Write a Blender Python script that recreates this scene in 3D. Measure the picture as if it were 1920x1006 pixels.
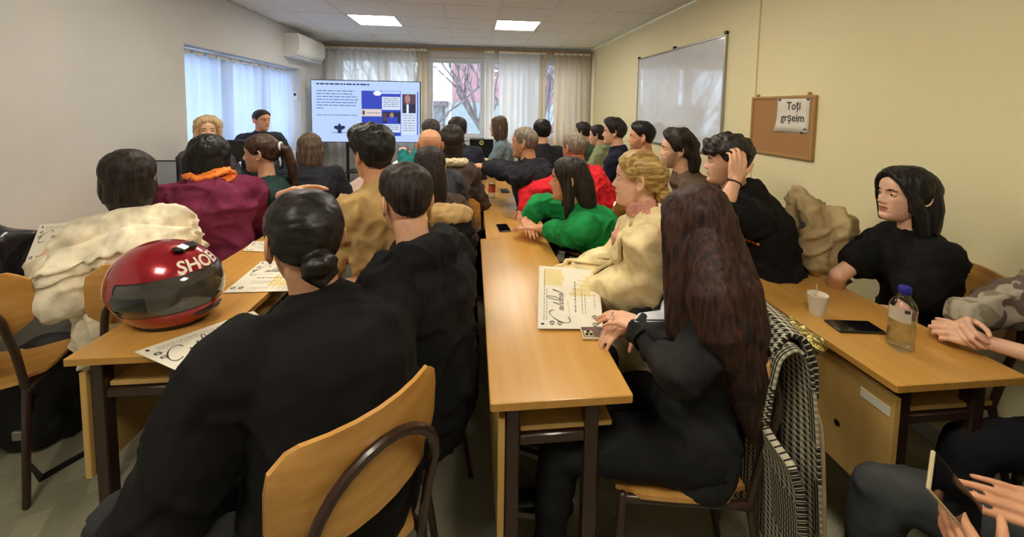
import bpy, math, random
import numpy as np
from mathutils import Vector, Matrix
from mathutils.bvhtree import BVHTree

# ------------------------------------------------------------------ scene, camera, light
for o in list(bpy.data.objects): bpy.data.objects.remove(o)
SC = bpy.context.scene
COL = SC.collection
F_PX, CX, CY, CAM_H = 720.0, 960.0, 252.0, 1.55
_p, _y, _r = [math.radians(a) for a in (4.0, 5.9, 0.86)]
FW = np.array([math.sin(_y)*math.cos(_p), math.cos(_y)*math.cos(_p), -math.sin(_p)])
_R0 = np.array([math.cos(_y), -math.sin(_y), 0.0]); _U0 = np.cross(_R0, FW)
RT = _R0*math.cos(_r)+_U0*math.sin(_r); UP = -_R0*math.sin(_r)+_U0*math.cos(_r)
CO = np.array([0, 0, CAM_H])
cd = bpy.data.cameras.new('camera'); cam = bpy.data.objects.new('camera', cd); COL.objects.link(cam)
cd.sensor_width = 36; cd.lens = F_PX/1920*36; cd.shift_y = -(503-CY)/1920; cd.clip_start = .02
cam.matrix_world = Matrix(((RT[0], UP[0], -FW[0], CO[0]), (RT[1], UP[1], -FW[1], CO[1]), (RT[2], UP[2], -FW[2], CO[2]), (0, 0, 0, 1)))
SC.camera = cam
SC.view_settings.view_transform = 'Standard'; SC.view_settings.look = 'None'; SC.view_settings.gamma = 1
SC.view_settings.use_curve_mapping = False; SC.view_settings.exposure = 1.4
W = bpy.data.worlds.new('world'); SC.world = W; W.use_nodes = True
_n = W.node_tree.nodes; _bg = _n['Background']
_bg.inputs[0].default_value = (.60, .77, 1.0, 1); _bg.inputs[1].default_value = 2.2
LAMP = 9.0          # radiance of the ceiling light panels
sun = bpy.data.lights.new('sun', 'SUN'); sun.energy = 1.1; sun.angle = .02; sun.color = (1, .9, .75)
so = bpy.data.objects.new('sun', sun); COL.objects.link(so)
so.rotation_euler = Vector((-.75, -.55, -.62)).to_track_quat('-Z', 'Y').to_euler()

def ray(x, y): return FW+RT*(x-CX)/F_PX-UP*(y-CY)/F_PX
def D(x, y, d): return CO+ray(x, y)*d              # point at a depth in front of the camera
def ZP(x, y, h):
    v = ray(x, y); return CO+v*(h-CAM_H)/v[2]      # point at a height

# ------------------------------------------------------------------ helpers
def lin(c): return tuple(((v/255.)/12.92 if v/255. <= .04045 else ((v/255.+.055)/1.055)**2.4) for v in c)
def nrm(v): v = np.asarray(v, float); return v/(np.linalg.norm(v)+1e-12)
_rng = np.random.default_rng(7); _LAT = _rng.random((32, 32, 32))
def vnoise(P):
    P = np.asarray(P); i = np.floor(P).astype(int); f = P-i; f = f*f*(3-2*f); out = 0
    for a in (0, 1):
        for b in (0, 1):
            for c in (0, 1):
                w = (f[:, 0] if a else 1-f[:, 0])*(f[:, 1] if b else 1-f[:, 1])*(f[:, 2] if c else 1-f[:, 2])
                out = out+w*_LAT[(i[:, 0]+a) % 32, (i[:, 1]+b) % 32, (i[:, 2]+c) % 32]
    return out

class G:
    "collects verts, quads and tris with material slots"
    def __init__(s): s.v = []; s.n = 0; s.q = []; s.t = []; s.mq = []; s.mt = []
    def add(s, V, Q=None, T=None, m=0):
        V = np.asarray(V, float).reshape(-1, 3)
        if Q is not None and len(Q): Q = np.asarray(Q, int).reshape(-1, 4)+s.n; s.q.append(Q); s.mq.append(np.broadcast_to(np.asarray(m), (len(Q),)).copy())
        if T is not None and len(T): T = np.asarray(T, int).reshape(-1, 3)+s.n; s.t.append(T); s.mt.append(np.broadcast_to(np.asarray(m), (len(T),)).copy() if np.ndim(m) == 0 else np.zeros(len(T), int))
        s.v.append(V); s.n += len(V); return s
    def arr(s):
        V = np.concatenate(s.v); Q = np.concatenate(s.q) if s.q else np.zeros((0, 4), int); T = np.concatenate(s.t) if s.t else np.zeros((0, 3), int)
        mq = np.concatenate(s.mq) if s.mq else np.zeros(0, int); mt = np.concatenate(s.mt) if s.mt else np.zeros(0, int)
        return V, Q, T, np.concatenate([mq, mt])
    def grid(s, P, m=0, wrapu=False, wrapv=False):       # P[nv, nu, 3]
        nv, nu = P.shape[:2]; I = np.arange(nv*nu).reshape(nv, nu)
        if wrapu: I = np.concatenate([I, I[:, :1]], 1)
        if wrapv: I = np.concatenate([I, I[:1]], 0)
        Q = np.stack([I[:-1, :-1], I[:-1, 1:], I[1:, 1:], I[1:, :-1]], -1).reshape(-1, 4)
        return s.add(P.reshape(-1, 3), Q, m=m)
    def rings(s, rr, m=0, cap=True):                      # closed loft over a list of rings [k,3]
        rr = np.asarray(rr); s.grid(rr, m, wrapu=True)
        if cap:
            k = rr.shape[1]; b = s.n-rr.shape[0]*k
            for r, st, fl in ((rr[0], b, 1), (rr[-1], s.n-k, 0)):
                c = r.mean(0); s.v.append(c[None]); ci = s.n; s.n += 1
                i = np.arange(k)+st; j = np.roll(i, -1); T = np.stack([np.full(k, ci), j, i] if fl else [np.full(k, ci), i, j], -1)
                s.t.append(T); s.mt.append(np.full(k, m))
        return s
    def tube(s, pts, rad, seg=12, side=None, m=0, round_=True):
        pts = np.asarray(pts, float); n = len(pts)
        rad = [(r, r) if np.ndim(r) == 0 else tuple(r) for r in (rad if np.ndim(rad) else [rad]*n)]
        tg = np.gradient(pts, axis=0); tg = np.array([nrm(t) for t in tg])
        sd = nrm(np.cross(tg[0], (0, 0, 1))) if side is None else np.asarray(side, float)
        if np.linalg.norm(sd) < .5: sd = np.array([1., 0, 0])
        a = np.linspace(0, 2*math.pi, seg, endpoint=False); rr = []
        def ring(c, t, sd, ra, rb):
            x = nrm(sd-t*np.dot(sd, t)); y = np.cross(t, x)
            return c+np.outer(np.cos(a)*ra, x)+np.outer(np.sin(a)*rb, y)
        ks = (80, 55, 28) if round_ else ()
        for k in ks:
            k = math.radians(k); e = min(rad[0]); rr.append(ring(pts[0]-tg[0]*e*math.sin(k), tg[0], sd, rad[0][0]*math.cos(k), rad[0][1]*math.cos(k)))
        for i in range(n):
            if side is None and i: sd = nrm(sd-tg[i]*np.dot(sd, tg[i]))
            rr.append(ring(pts[i], tg[i], sd, *rad[i]))
        for k in ks[::-1]:
            k = math.radians(k); e = min(rad[-1]); rr.append(ring(pts[-1]+tg[-1]*e*math.sin(k), tg[-1], sd, rad[-1][0]*math.cos(k), rad[-1][1]*math.cos(k)))
        return s.rings(rr, m)
    def ell(s, c, r, M=None, nu=16, nv=10, m=0):
        th = np.linspace(0.12, math.pi-.12, nv); ph = np.linspace(0, 2*math.pi, nu, endpoint=False)
        P = np.stack([np.outer(np.sin(th), np.cos(ph)), np.outer(np.sin(th), np.sin(ph)), np.outer(-np.cos(th), np.ones(nu))], -1)*np.asarray(r if np.ndim(r) else (r, r, r))
        if M is not None: P = P@np.asarray(M).T
        return s.rings(P+np.asarray(c), m)
    def box(s, lo, hi, m=0, M=None, bev=0.0):
        lo = np.asarray(lo, float); hi = np.asarray(hi, float)
        if bev:
            rr = []
            for z, i in ((lo[2], bev), (lo[2]+bev, 0), (hi[2]-bev, 0), (hi[2], bev)):
                x0, y0, x1, y1 = lo[0]+i, lo[1]+i, hi[0]-i, hi[1]-i; e = bev
                rr.append([(x0+e, y0, z), (x1-e, y0, z), (x1, y0+e, z), (x1, y1-e, z), (x1-e, y1, z), (x0+e, y1, z), (x0, y1-e, z), (x0, y0+e, z)])
            rr = np.array(rr)
            if M is not None: rr = rr@np.asarray(M).T
            return s.rings(rr, m)
        V = np.array([[(lo, hi)[a][0], (lo, hi)[b][1], (lo, hi)[c][2]] for c in (0, 1) for b in (0, 1) for a in (0, 1)])
        if M is not None: V = V@np.asarray(M).T
        return s.add(V, [(0, 2, 3, 1), (4, 5, 7, 6), (0, 1, 5, 4), (2, 6, 7, 3), (0, 4, 6, 2), (1, 3, 7, 5)], m=m)
    def merge(s, o, M=None, c=None):
        V, Q, T, m = o.arr()
        if M is not None: V = V@np.asarray(M).T
        if c is not None: V = V+np.asarray(c)
        b = s.n; s.v.append(V); s.n += len(V)
        if len(Q): s.q.append(Q+b); s.mq.append(m[:len(Q)])
        if len(T): s.t.append(T+b); s.mt.append(m[len(Q):])
        return s

def to_mesh(name, g, mats, smooth=True):
    V, Q, T, m = g.arr() if isinstance(g, G) else g
    me = bpy.data.meshes.new(name)
    me.vertices.add(len(V)); me.vertices.foreach_set('co', V.astype(np.float32).ravel())
    L = np.concatenate([Q.ravel(), T.ravel()]).astype(np.int32)
    S = np.concatenate([np.arange(len(Q))*4, len(Q)*4+np.arange(len(T))*3]).astype(np.int32)
    me.loops.add(len(L)); me.loops.foreach_set('vertex_index', L)
    me.polygons.add(len(S)); me.polygons.foreach_set('loop_start', S)
    for mt in (mats if isinstance(mats, (list, tuple)) else [mats]): me.materials.append(mt)
    me.polygons.foreach_set('material_index', np.asarray(m, np.int32))
    me.polygons.foreach_set('use_smooth', np.full(len(S), smooth))
    me.update(calc_edges=True); me.validate()
    return me
def tag(o, label=None, cat=None, group=None, kind=None):
    for k, v in (('label', label), ('category', cat), ('group', group), ('kind', kind)):
        if v: o[k] = v
    return o
def obj(name, g, mats, parent=None, smooth=False, loc=None, auto=None, label=None, **kw):
    "one mesh object; world-space geometry is made relative to the parent or to loc"
    V, Q, T, m = g.arr() if isinstance(g, G) else g
    base = np.zeros(3)
    q = parent
    while q is not None: base = base+np.array(q.location); q = q.parent
    if parent is not None: pass
    elif loc is not None: base = np.asarray(loc, float)
    me = to_mesh(name, (V-base, Q, T, m), mats, smooth or auto is not None)
    if auto is not None and hasattr(me, 'set_sharp_from_angle'): me.set_sharp_from_angle(angle=math.radians(auto))
    o = bpy.data.objects.new(name, me); COL.objects.link(o)
    if parent is not None: o.parent = parent
    elif loc is not None: o.location = base
    return tag(o, label, **kw)
def local(name, g, mats, parent=None, auto=35, label=None, **kw):
    "mesh given in the parent's own coordinates"
    me = to_mesh(name, g, mats, auto is not None)
    if auto is not None: me.set_sharp_from_angle(angle=math.radians(auto))
    o = bpy.data.objects.new(name, me); COL.objects.link(o)
    if parent is not None: o.parent = parent
    return tag(o, label, **kw)
def thing(name, loc, label, cat, group=None, rz=0):
    o = bpy.data.objects.new(name, None); COL.objects.link(o); o.location = loc; o.rotation_euler = (0, 0, rz); o.empty_display_size = .05
    o.matrix_world = Matrix.Translation(loc)@Matrix.Rotation(rz, 4, 'Z')
    return tag(o, label, cat, group)
def copy_tree(o, parent=None):
    c = o.copy(); COL.objects.link(c)
    if parent is not None: c.parent = parent
    for ch in list(o.children): copy_tree(ch, c)
    return c

def remesh(g, vox, sm=4, fac=.5):
    me = to_mesh('t', g, [])
    o = bpy.data.objects.new('t', me); COL.objects.link(o)
    r = o.modifiers.new('r', 'REMESH'); r.mode = 'VOXEL'; r.voxel_size = vox
    if sm: s = o.modifiers.new('s', 'SMOOTH'); s.iterations = sm; s.factor = fac
    dg = bpy.context.evaluated_depsgraph_get(); e = o.evaluated_get(dg); m2 = e.to_mesh()
    V = np.empty(len(m2.vertices)*3, np.float32); m2.vertices.foreach_get('co', V); V = V.reshape(-1, 3).astype(float)
    N = np.empty(len(m2.vertices)*3, np.float32); m2.vertices.foreach_get('normal', N); N = N.reshape(-1, 3).astype(float)
    L = np.empty(len(m2.loops), np.int32); m2.loops.foreach_get('vertex_index', L)
    S = np.empty(len(m2.polygons), np.int32); m2.polygons.foreach_get('loop_total', S)
    st = np.concatenate([[0], np.cumsum(S)[:-1]]); q = st[S == 4]; t = st[S == 3]
    Q = np.stack([L[q+k] for k in range(4)], -1) if len(q) else np.zeros((0, 4), int)
    T = np.stack([L[t+k] for k in range(3)], -1) if len(t) else np.zeros((0, 3), int)
    e.to_mesh_clear(); bpy.data.objects.remove(o); bpy.data.meshes.remove(me)
    return V, N, Q, T

# ------------------------------------------------------------------ materials
def mat(name, col, rough=.6, col2=None, scale=(8, 8, 8), detail=3, contrast=(.35, .65), bump=0, bscale=None, metal=0, coat=0, spec=.5, trans=0, sheen=0, coords='Object', dist=.002):
    m = bpy.data.materials.new(name); m.use_nodes = True; nt = m.node_tree; b = nt.nodes['Principled BSDF']
    c = lin(col); b.inputs['Base Color'].default_value = (*c, 1); b.inputs['Roughness'].default_value = rough
    b.inputs['Metallic'].default_value = metal; b.inputs['Coat Weight'].default_value = coat; b.inputs['Coat Roughness'].default_value = .08
    b.inputs['Specular IOR Level'].default_value = spec; b.inputs['Transmission Weight'].default_value = trans; b.inputs['Sheen Weight'].default_value = sheen
    if col2 is None: col2 = tuple(min(255, v*1.03+1) for v in col)
    tc = nt.nodes.new('ShaderNodeTexCoord'); mp = nt.nodes.new('ShaderNodeMapping'); mp.inputs['Scale'].default_value = scale
    nz = nt.nodes.new('ShaderNodeTexNoise'); nz.inputs['Scale'].default_value = 1; nz.inputs['Detail'].default_value = detail
    rp = nt.nodes.new('ShaderNodeValToRGB'); rp.color_ramp.elements[0].position = contrast[0]; rp.color_ramp.elements[1].position = contrast[1]
    rp.color_ramp.elements[0].color = (*c, 1); rp.color_ramp.elements[1].color = (*lin(col2), 1)
    nt.links.new(tc.outputs[coords], mp.inputs[0]); nt.links.new(mp.outputs[0], nz.inputs['Vector']); nt.links.new(nz.outputs[0], rp.inputs[0]); nt.links.new(rp.outputs[0], b.inputs['Base Color'])
    if bump:
        n2 = nz
        if bscale: n2 = nt.nodes.new('ShaderNodeTexNoise'); n2.inputs['Scale'].default_value = bscale; n2.inputs['Detail'].default_value = 2; nt.links.new(tc.outputs[coords], n2.inputs['Vector'])
        bp = nt.nodes.new('ShaderNodeBump'); bp.inputs['Strength'].default_value = bump; bp.inputs['Distance'].default_value = dist
        nt.links.new(n2.outputs[0], bp.inputs['Height']); nt.links.new(bp.outputs[0], b.inputs['Normal'])
    return m
def emit(name, col, st):
    m = bpy.data.materials.new(name); m.use_nodes = True; nt = m.node_tree; b = nt.nodes['Principled BSDF']
    b.inputs['Base Color'].default_value = ((.01, .01, .012, 1) if name.startswith('screen') else (*lin(col), 1)); b.inputs['Emission Color'].default_value = (*lin(col), 1); b.inputs['Emission Strength'].default_value = st; b.inputs['Roughness'].default_value = .3
    return m
def glassy(name, tint=(1, 1, 1), rough=.02, mixf=.12):
    m = bpy.data.materials.new(name); m.use_nodes = True; nt = m.node_tree; nt.nodes.remove(nt.nodes['Principled BSDF'])
    out = nt.nodes['Material Output']; t = nt.nodes.new('ShaderNodeBsdfTransparent'); t.inputs[0].default_value = (*tint, 1)
    g = nt.nodes.new('ShaderNodeBsdfGlossy'); g.inputs['Roughness'].default_value = rough; mx = nt.nodes.new('ShaderNodeMixShader')
    fr = nt.nodes.new('ShaderNodeLayerWeight'); fr.inputs[0].default_value = .12
    ad = nt.nodes.new('ShaderNodeMath'); ad.operation = 'ADD'; ad.inputs[1].default_value = mixf*.5; ad.use_clamp = True; nt.links.new(fr.outputs[1], ad.inputs[0])
    nt.links.new(ad.outputs[0], mx.inputs[0]); nt.links.new(t.outputs[0], mx.inputs[1]); nt.links.new(g.outputs[0], mx.inputs[2]); nt.links.new(mx.outputs[0], out.inputs[0])
    return m
def cloth(name, col, rough=.85, bump=.25, **k): return mat(name, col, rough, tuple(v*1.18+2 for v in col), (14, 14, 14), bump=bump, bscale=420, spec=.2, **k)
def hairm(name, col, hi, scale=(90, 90, 7), rough=.42): return mat(name, col, rough+.1, hi, scale, 4, (.38, .68), bump=.6, spec=.3, dist=.004)
def skinm(name, col): return mat(name, col, .5, tuple(min(255, v*1.06+4) for v in col), (25, 25, 25), bump=.08, bscale=300, spec=.4)

M = {}
M['wood'] = mat('table_laminate', (198, 146, 70), .26, (211, 160, 84), (26, 1.6, 26), 4, (.3, .7), bump=.04, spec=.5)
M['edge'] = mat('table_edge_band', (184, 134, 60), .45, (198, 148, 72), (26, 2, 26))
M['panelwood'] = mat('panel_laminate', (206, 166, 94), .4, (216, 178, 108), (26, 26, 2.0), 3)
M['ply'] = mat('chair_plywood', (196, 142, 70), .3, (214, 160, 88), (3, 30, 30), 4, coat=.35)
M['plydark'] = mat('dark_plywood', (122, 84, 46), .4, (140, 98, 56), (3, 30, 30), 4)
M['steel'] = mat('brown_painted_steel', (48, 30, 24), .3, (58, 36, 28), coat=.3)
M['wall_grey'] = mat('grey_white_wall_paint', (204, 203, 202), .8, (209, 208, 207), (2, 2, 2), bump=.05, bscale=120)
M['wall_cream'] = mat('cream_wall_paint', (246, 234, 186), .75, (248, 237, 191), (2, 2, 2), bump=.05, bscale=120)
M['ceil'] = mat('ceiling_tile', (232, 230, 226), .9, (238, 236, 232), (60, 60, 60), bump=.15, bscale=180)
M['grid'] = mat('ceiling_grid', (222, 221, 218), .5)
M['white'] = mat('white_plastic', (228, 226, 220), .35)
M['frame'] = mat('white_window_frame', (214, 218, 226), .35)
M['alu'] = mat('aluminium', (168, 166, 160), .35, metal=.7)
M['black'] = mat('black_plastic', (22, 22, 24), .35)
M['blackgloss'] = mat('black_glass', (10, 11, 14), .06, coat=.6)
M['paper'] = mat('white_paper', (232, 226, 208), .7)
M['paper2'] = mat('bluish_paper', (214, 214, 228), .7)
M['ink'] = mat('dark_ink', (58, 54, 52), .6)
M['lightink'] = mat('grey_ink', (140, 132, 118), .7)
M['goldink'] = mat('gold_print', (214, 184, 96), .5)
M['palegold'] = mat('pale_gold_print', (226, 208, 150), .6)
M['cork'] = mat('cork', (186, 140, 92), .9, (168, 122, 76), (220, 220, 220), bump=.4)
M['corkframe'] = mat('board_frame_wood', (176, 136, 78), .5)
M['board'] = mat('whiteboard_enamel', (222, 224, 226), .05, spec=.6, coat=.8)
M['glass'] = glassy('window_glass')
M['clear'] = glassy('clear_bottle_plastic', (.93, .96, .97), .03, .06)
M['water'] = glassy('bottle_water', (.96, .98, .98), .02, .02)
M['eyewhite'] = mat('eye_white', (225, 220, 212), .15); M['iris'] = mat('eye_iris', (48, 32, 22), .1)
# ------------------------------------------------------------------ the room
XL, XR, YB, YN, HC = -2.58, 2.18, 6.98, -2.2, 2.63
def structure(name, g, m, parent=None, **k):
    return obj(name, g, m, parent, kind='structure', **k) if parent is None else obj(name, g, m, parent, **k)
def carpet():
    m = mat('patterned_carpet', (140, 138, 116), .95, (154, 151, 128), (40, 40, 40), bump=.5, bscale=300); nt = m.node_tree; b = nt.nodes['Principled BSDF']
    tc = nt.nodes.new('ShaderNodeTexCoord'); mp = nt.nodes.new('ShaderNodeMapping'); mp.inputs['Rotation'].default_value = (0, 0, math.radians(62)); mp.inputs['Scale'].default_value = (1, 1, 1)
    br = nt.nodes.new('ShaderNodeTexBrick'); br.inputs['Scale'].default_value = 1; br.inputs['Brick Width'].default_value = .30; br.inputs['Row Height'].default_value = .085; br.inputs['Mortar Size'].default_value = 0
    br.offset = .37; br.inputs['Color1'].default_value = (*lin((92, 90, 74)), 1); br.inputs['Color2'].default_value = (*lin((166, 163, 138)), 1); br.inputs['Bias'].default_value = .25
    mx = nt.nodes.new('ShaderNodeMixRGB'); mx.blend_type = 'MIX'; mx.inputs[0].default_value = .55
    old = b.inputs['Base Color'].links[0].from_socket
    nt.links.new(tc.outputs['Object'], mp.inputs[0]); nt.links.new(mp.outputs[0], br.inputs['Vector']); nt.links.new(br.outputs[0], mx.inputs[2]); nt.links.new(old, mx.inputs[1]); nt.links.new(mx.outputs[0], b.inputs['Base Color'])
    return m
structure('floor', G().box((XL-.4, YN-.1, -.12), (XR+.1, YB+.3, 0)), carpet())
cl = structure('ceiling', G().box((XL-.4, YN-.1, HC+.02), (XR+.1, YB+.3, HC+.2)), M['ceil'])
# suspended ceiling: 60 cm tiles in a white grid
gx = [XL]+[-2.13+.6*i for i in range(8)]+[XR]; gy = [YN]+[-1.99+.62*i for i in range(15)]+[YB]
lights = [(1, y) for y in ()]
LIT = {(2, 12), (5, 12), (2, 8), (5, 8), (2, 4), (5, 4)}
tile_me = {}
for i in range(len(gx)-1):
    for j in range(len(gy)-1):
        if (i, j) in LIT: continue
        x0, x1, y0, y1 = gx[i]+.011, gx[i+1]-.011, gy[j]+.011, gy[j+1]-.011
        if x1-x0 < .03 or y1-y0 < .03: continue
        key = (round(x1-x0, 3), round(y1-y0, 3))
        if key not in tile_me: tile_me[key] = to_mesh('ceiling_tile', G().box((0, 0, 0), (x1-x0, y1-y0, .018), bev=.003), M['ceil'], False)
        o = bpy.data.objects.new('ceiling_tile', tile_me[key]); COL.objects.link(o); o.parent = cl; o.location = (x0, y0, HC)
g = G()
for x in gx[1:-1]: g.box((x-.012, YN, HC+.004), (x+.012, YB, HC+.022))
for y in gy[1:-1]: g.box((XL, y-.012, HC+.004), (XR, y+.012, HC+.022))
obj('ceiling_grid', g, M['grid'], cl)
M['lamp'] = emit('lit_diffuser', (255, 246, 226), LAMP)
where = {(2, 12): 'left ceiling panel nearer the television', (5, 12): 'right ceiling panel nearer the windows'}
for (i, j) in sorted(LIT):
    x0, x1, y0, y1 = gx[i], gx[i+1], gy[j], gy[j+1]
    side = 'left' if i == 2 else 'right'; row = {12: 'far row over the front of the room', 8: 'middle row', 4: 'near row above the last desks'}[j]
    t = thing('ceiling_light', (x0, y0, HC), 'square lit ceiling light panel on the %s, %s' % (side, row), 'light', 'square light panels in the ceiling')
    local('diffuser', G().box((.03, .03, .004), (x1-x0-.03, y1-y0-.03, .012)), M['lamp'], t, None)
    f = G(); a, b = x1-x0, y1-y0
    for lo, hi in (((.012, .012, -.002), (a-.012, .03, .014)), ((.012, b-.03, -.002), (a-.012, b-.012, .014)), ((.012, .03, -.002), (.03, b-.03, .014)), ((a-.03, .03, -.002), (a-.012, b-.03, .014))): f.box(lo, hi)
    local('light_frame', f, M['grid'], t, None)
t = thing('smoke_detector', (-1.55, 6.3, HC), 'small round white smoke detector on the ceiling near the television', 'detector')
local('housing', G().tube([(0, 0, 0), (0, 0, -.02), (0, 0, -.032)], [.05, .048, .032], 20, m=0, round_=False), M['white'], t)
# walls
g = G().box((XR, YN, 0), (XR+.15, YB+.2, HC)); structure('wall_right', g, M['wall_cream'])
g = G(); RY0, RY1, RZ0, RZ1 = 3.77, 6.10, .86, 2.08
g.box((XL-.3, YN, 0), (XL, RY0, HC)); g.box((XL-.3, RY1, 0), (XL, YB+.2, HC)); g.box((XL-.3, RY0, 0), (XL, RY1, RZ0)); g.box((XL-.3, RY0, RZ1), (XL, RY1, HC))
structure('wall_left', g, M['wall_grey'])
structure('wall_back', G().box((XL-.3, YN-.15, 0), (XR+.15, YN, HC)), M['wall_grey'])
g = G(); WZ0, WZ1 = .98, 2.42; WX = [-2.35, -.80, .22, 1.24, 2.10]
g.box((XL, YB, 0), (XR, YB+.2, WZ0)); g.box((XL, YB, WZ1), (XR, YB+.2, HC)); g.box((XL, YB, WZ0), (WX[0], YB+.2, WZ1)); g.box((WX[-1], YB, WZ0), (XR, YB+.2, WZ1))
structure('wall_front', g, M['wall_grey'])
structure('baseboard_left', G().box((XL, YN, 0), (XL+.015, YB, .09), bev=.004), M['frame'])
structure('baseboard_right', G().box((XR-.015, YN, 0), (XR, YB, .09), bev=.004), M['frame'])
structure('trim_1', G().box((XR-.012, 2.775, .09), (XR, 2.80, HC), bev=.003), M['wall_cream'])     # cable trunking up the right wall
structure('trim_2', G().box((XL, YB-.07, 2.545), (XR, YB-.0, 2.575), bev=.004), M['corkframe'])          # curtain rail board
def window(n, lo, hi, axis, split=()):
    w = thing('window_%d' % n, ((lo[0]+hi[0])/2, (lo[1]+hi[1])/2, lo[2]), None, None); w['kind'] = 'structure'
    def bar(a, b, z0, z1, name='frame_bar', d=.035, m='frame'):
        if axis == 'x': obj(name, G().box((a, lo[1]-d, z0), (b, lo[1]+d, z1), bev=.006), M[m], w)
        else: obj(name, G().box((lo[0]-d, a, z0), (lo[0]+d, b, z1), bev=.006), M[m], w)
    k = 0 if axis == 'x' else 1; a, b = lo[k], hi[k]; z0, z1 = lo[2], hi[2]; e = .055
    bar(a, b, z0, z0+e); bar(a, b, z1-e, z1); bar(a, a+e, z0+e, z1-e); bar(b-e, b, z0+e, z1-e)
    for s in split: bar(s-.04, s+.04, z0+e, z1-e)
    edges = [a+e]+[v for s in split for v in (s-.04, s+.04)]+[b-e]
    for i in range(0, len(edges), 2):
        p, q = edges[i], edges[i+1]; s_ = .035
        bar(p, q, z0+e, z0+e+s_, 'sash_bar', .022); bar(p, q, z1-e-s_, z1-e, 'sash_bar', .022); bar(p, p+s_, z0+e+s_, z1-e-s_, 'sash_bar', .022); bar(q-s_, q, z0+e+s_, z1-e-s_, 'sash_bar', .022)
        bar(p+s_, q-s_, z0+e+s_, z1-e-s_, 'pane', .003, 'glass')
    return w
for i in range(4):
    x0, x1 = WX[i], WX[i+1]
    w = window(i+1, (x0, YB+.09, WZ0), (x1, YB+.09, WZ1), 'x', ((x0+x1)/2,) if i == 0 else ())
obj('window_sill', G().box((WX[1], YB-.03, WZ0-.03), (WX[2], YB+.1, WZ0), bev=.006), M['frame'], w)
w2 = bpy.data.objects.get('window_2')
obj('handle', G().box((.125, YB+.025, 1.6), (.145, YB+.06, 1.73), bev=.005), M['white'], w2)
window(5, (XL-.24, RY0, RZ0), (XL-.24, RY1, RZ1), 'y', (RY0+.8, RY0+1.55))
# curtains: sheer folded cloth in front of the windows
def sheer(name, col, tr=.25):
    m = bpy.data.materials.new(name); m.use_nodes = True; nt = m.node_tree; nt.nodes.remove(nt.nodes['Principled BSDF']); out = nt.nodes['Material Output']
    d = nt.nodes.new('ShaderNodeBsdfDiffuse'); t = nt.nodes.new('ShaderNodeBsdfTranslucent'); x = nt.nodes.new('ShaderNodeBsdfTransparent')
    tc = nt.nodes.new('ShaderNodeTexCoord'); nz = nt.nodes.new('ShaderNodeTexNoise'); nz.inputs['Scale'].default_value = 3; rp = nt.nodes.new('ShaderNodeValToRGB')
    rp.color_ramp.elements[0].color = (*lin(col), 1); rp.color_ramp.elements[1].color = (*lin(tuple(min(255, v+8) for v in col)), 1)
    nt.links.new(tc.outputs['Object'], nz.inputs['Vector']); nt.links.new(nz.outputs[0], rp.inputs[0])
    for k in (d, t): nt.links.new(rp.outputs[0], k.inputs[0])
    a = nt.nodes.new('ShaderNodeMixShader'); a.inputs[0].default_value = .5; b = nt.nodes.new('ShaderNodeMixShader'); b.inputs[0].default_value = tr
    nt.links.new(d.outputs[0], a.inputs[1]); nt.links.new(t.outputs[0], a.inputs[2]); nt.links.new(a.outputs[0], b.inputs[1]); nt.links.new(x.outputs[0], b.inputs[2]); nt.links.new(b.outputs[0], out.inputs[0])
    return m
M['sheer'] = sheer('sheer_curtain', (242, 240, 236), .30); M['drape'] = sheer('drape_curtain', (234, 222, 200), .14); M['sheer2'] = sheer('left_sheer_curtain', (214, 224, 240), .10)
def curtain(x0, x1, y, z0, z1, m, amp, wave, label, axis='x', seed=0):
    n = int((x1-x0)/.012); r = random.Random(seed); ph = 0; u = np.linspace(x0, x1, n); off = []
    for i in range(n): ph += .012/wave*2*math.pi*r.uniform(.5, 1.5); off.append(amp*(math.sin(ph)+.35*math.sin(2.3*ph+1)))
    off = np.array(off); zs = np.linspace(z0, z1, 12); P = np.zeros((12, n, 3))
    for k, z in enumerate(zs):
        f = .7+.3*math.sin(k*.6+seed)
        P[k, :, 0] = u+.4*off*math.sin(k*.3); P[k, :, 1] = y+off*(f if k < 11 else .6); P[k, :, 2] = z
    if axis == 'y': P = P[:, :, [1, 0, 2]]
    g = G().grid(P)
    t = thing('curtain', P.reshape(-1, 3).mean(0)*(1, 1, 0)+(0, 0, z0), label, 'curtain', 'curtains at the windows')
    o = obj('curtain_cloth', g, m, t, smooth=True)
    s = o.modifiers.new('s', 'SOLIDIFY'); s.thickness = .0015
    hd = G()
    if axis == 'x': hd.box((x0, y-.012, z1-.03), (x1, y+.012, z1+.012), bev=.003)
    else: hd.box((y-.012, x0, z1-.03), (y+.012, x1, z1+.012), bev=.003)
    obj('heading_tape', hd, M['white'], t)
curtain(-2.5, -.98, YB-.1, .12, 2.53, M['sheer'], .035, .13, 'pleated cream sheer curtain behind the television', seed=1)
curtain(-.97, -.80, YB-.11, .12, 2.53, M['drape'], .035, .07, 'narrow beige drape gathered between television and clear window', seed=2)
curtain(.20, .38, YB-.1, .12, 2.53, M['sheer'], .03, .07, 'gathered edge of sheer curtain just right of the clear window', seed=3)
curtain(.46, 1.20, YB-.1, .12, 2.53, M['sheer'], .022, .12, 'broad translucent sheer curtain glowing blue beside the clear window', seed=4)
curtain(1.21, 1.31, YB-.1, .12, 2.53, M['drape'], .03, .06, 'narrow beige curtain bunch right of the blue sheer curtain', seed=5)
curtain(1.46, 2.12, YB-.1, .12, 2.53, M['drape'], .035, .12, 'beige pleated drape against the cream wall in the far right corner', seed=6)
curtain(RY0+.03, RY1-.06, XL-.13, RZ0+.01, RZ1-.03, M['sheer2'], .03, .19, 'wide pale blue curtain in the recessed left wall window', axis='y', seed=8)
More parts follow.
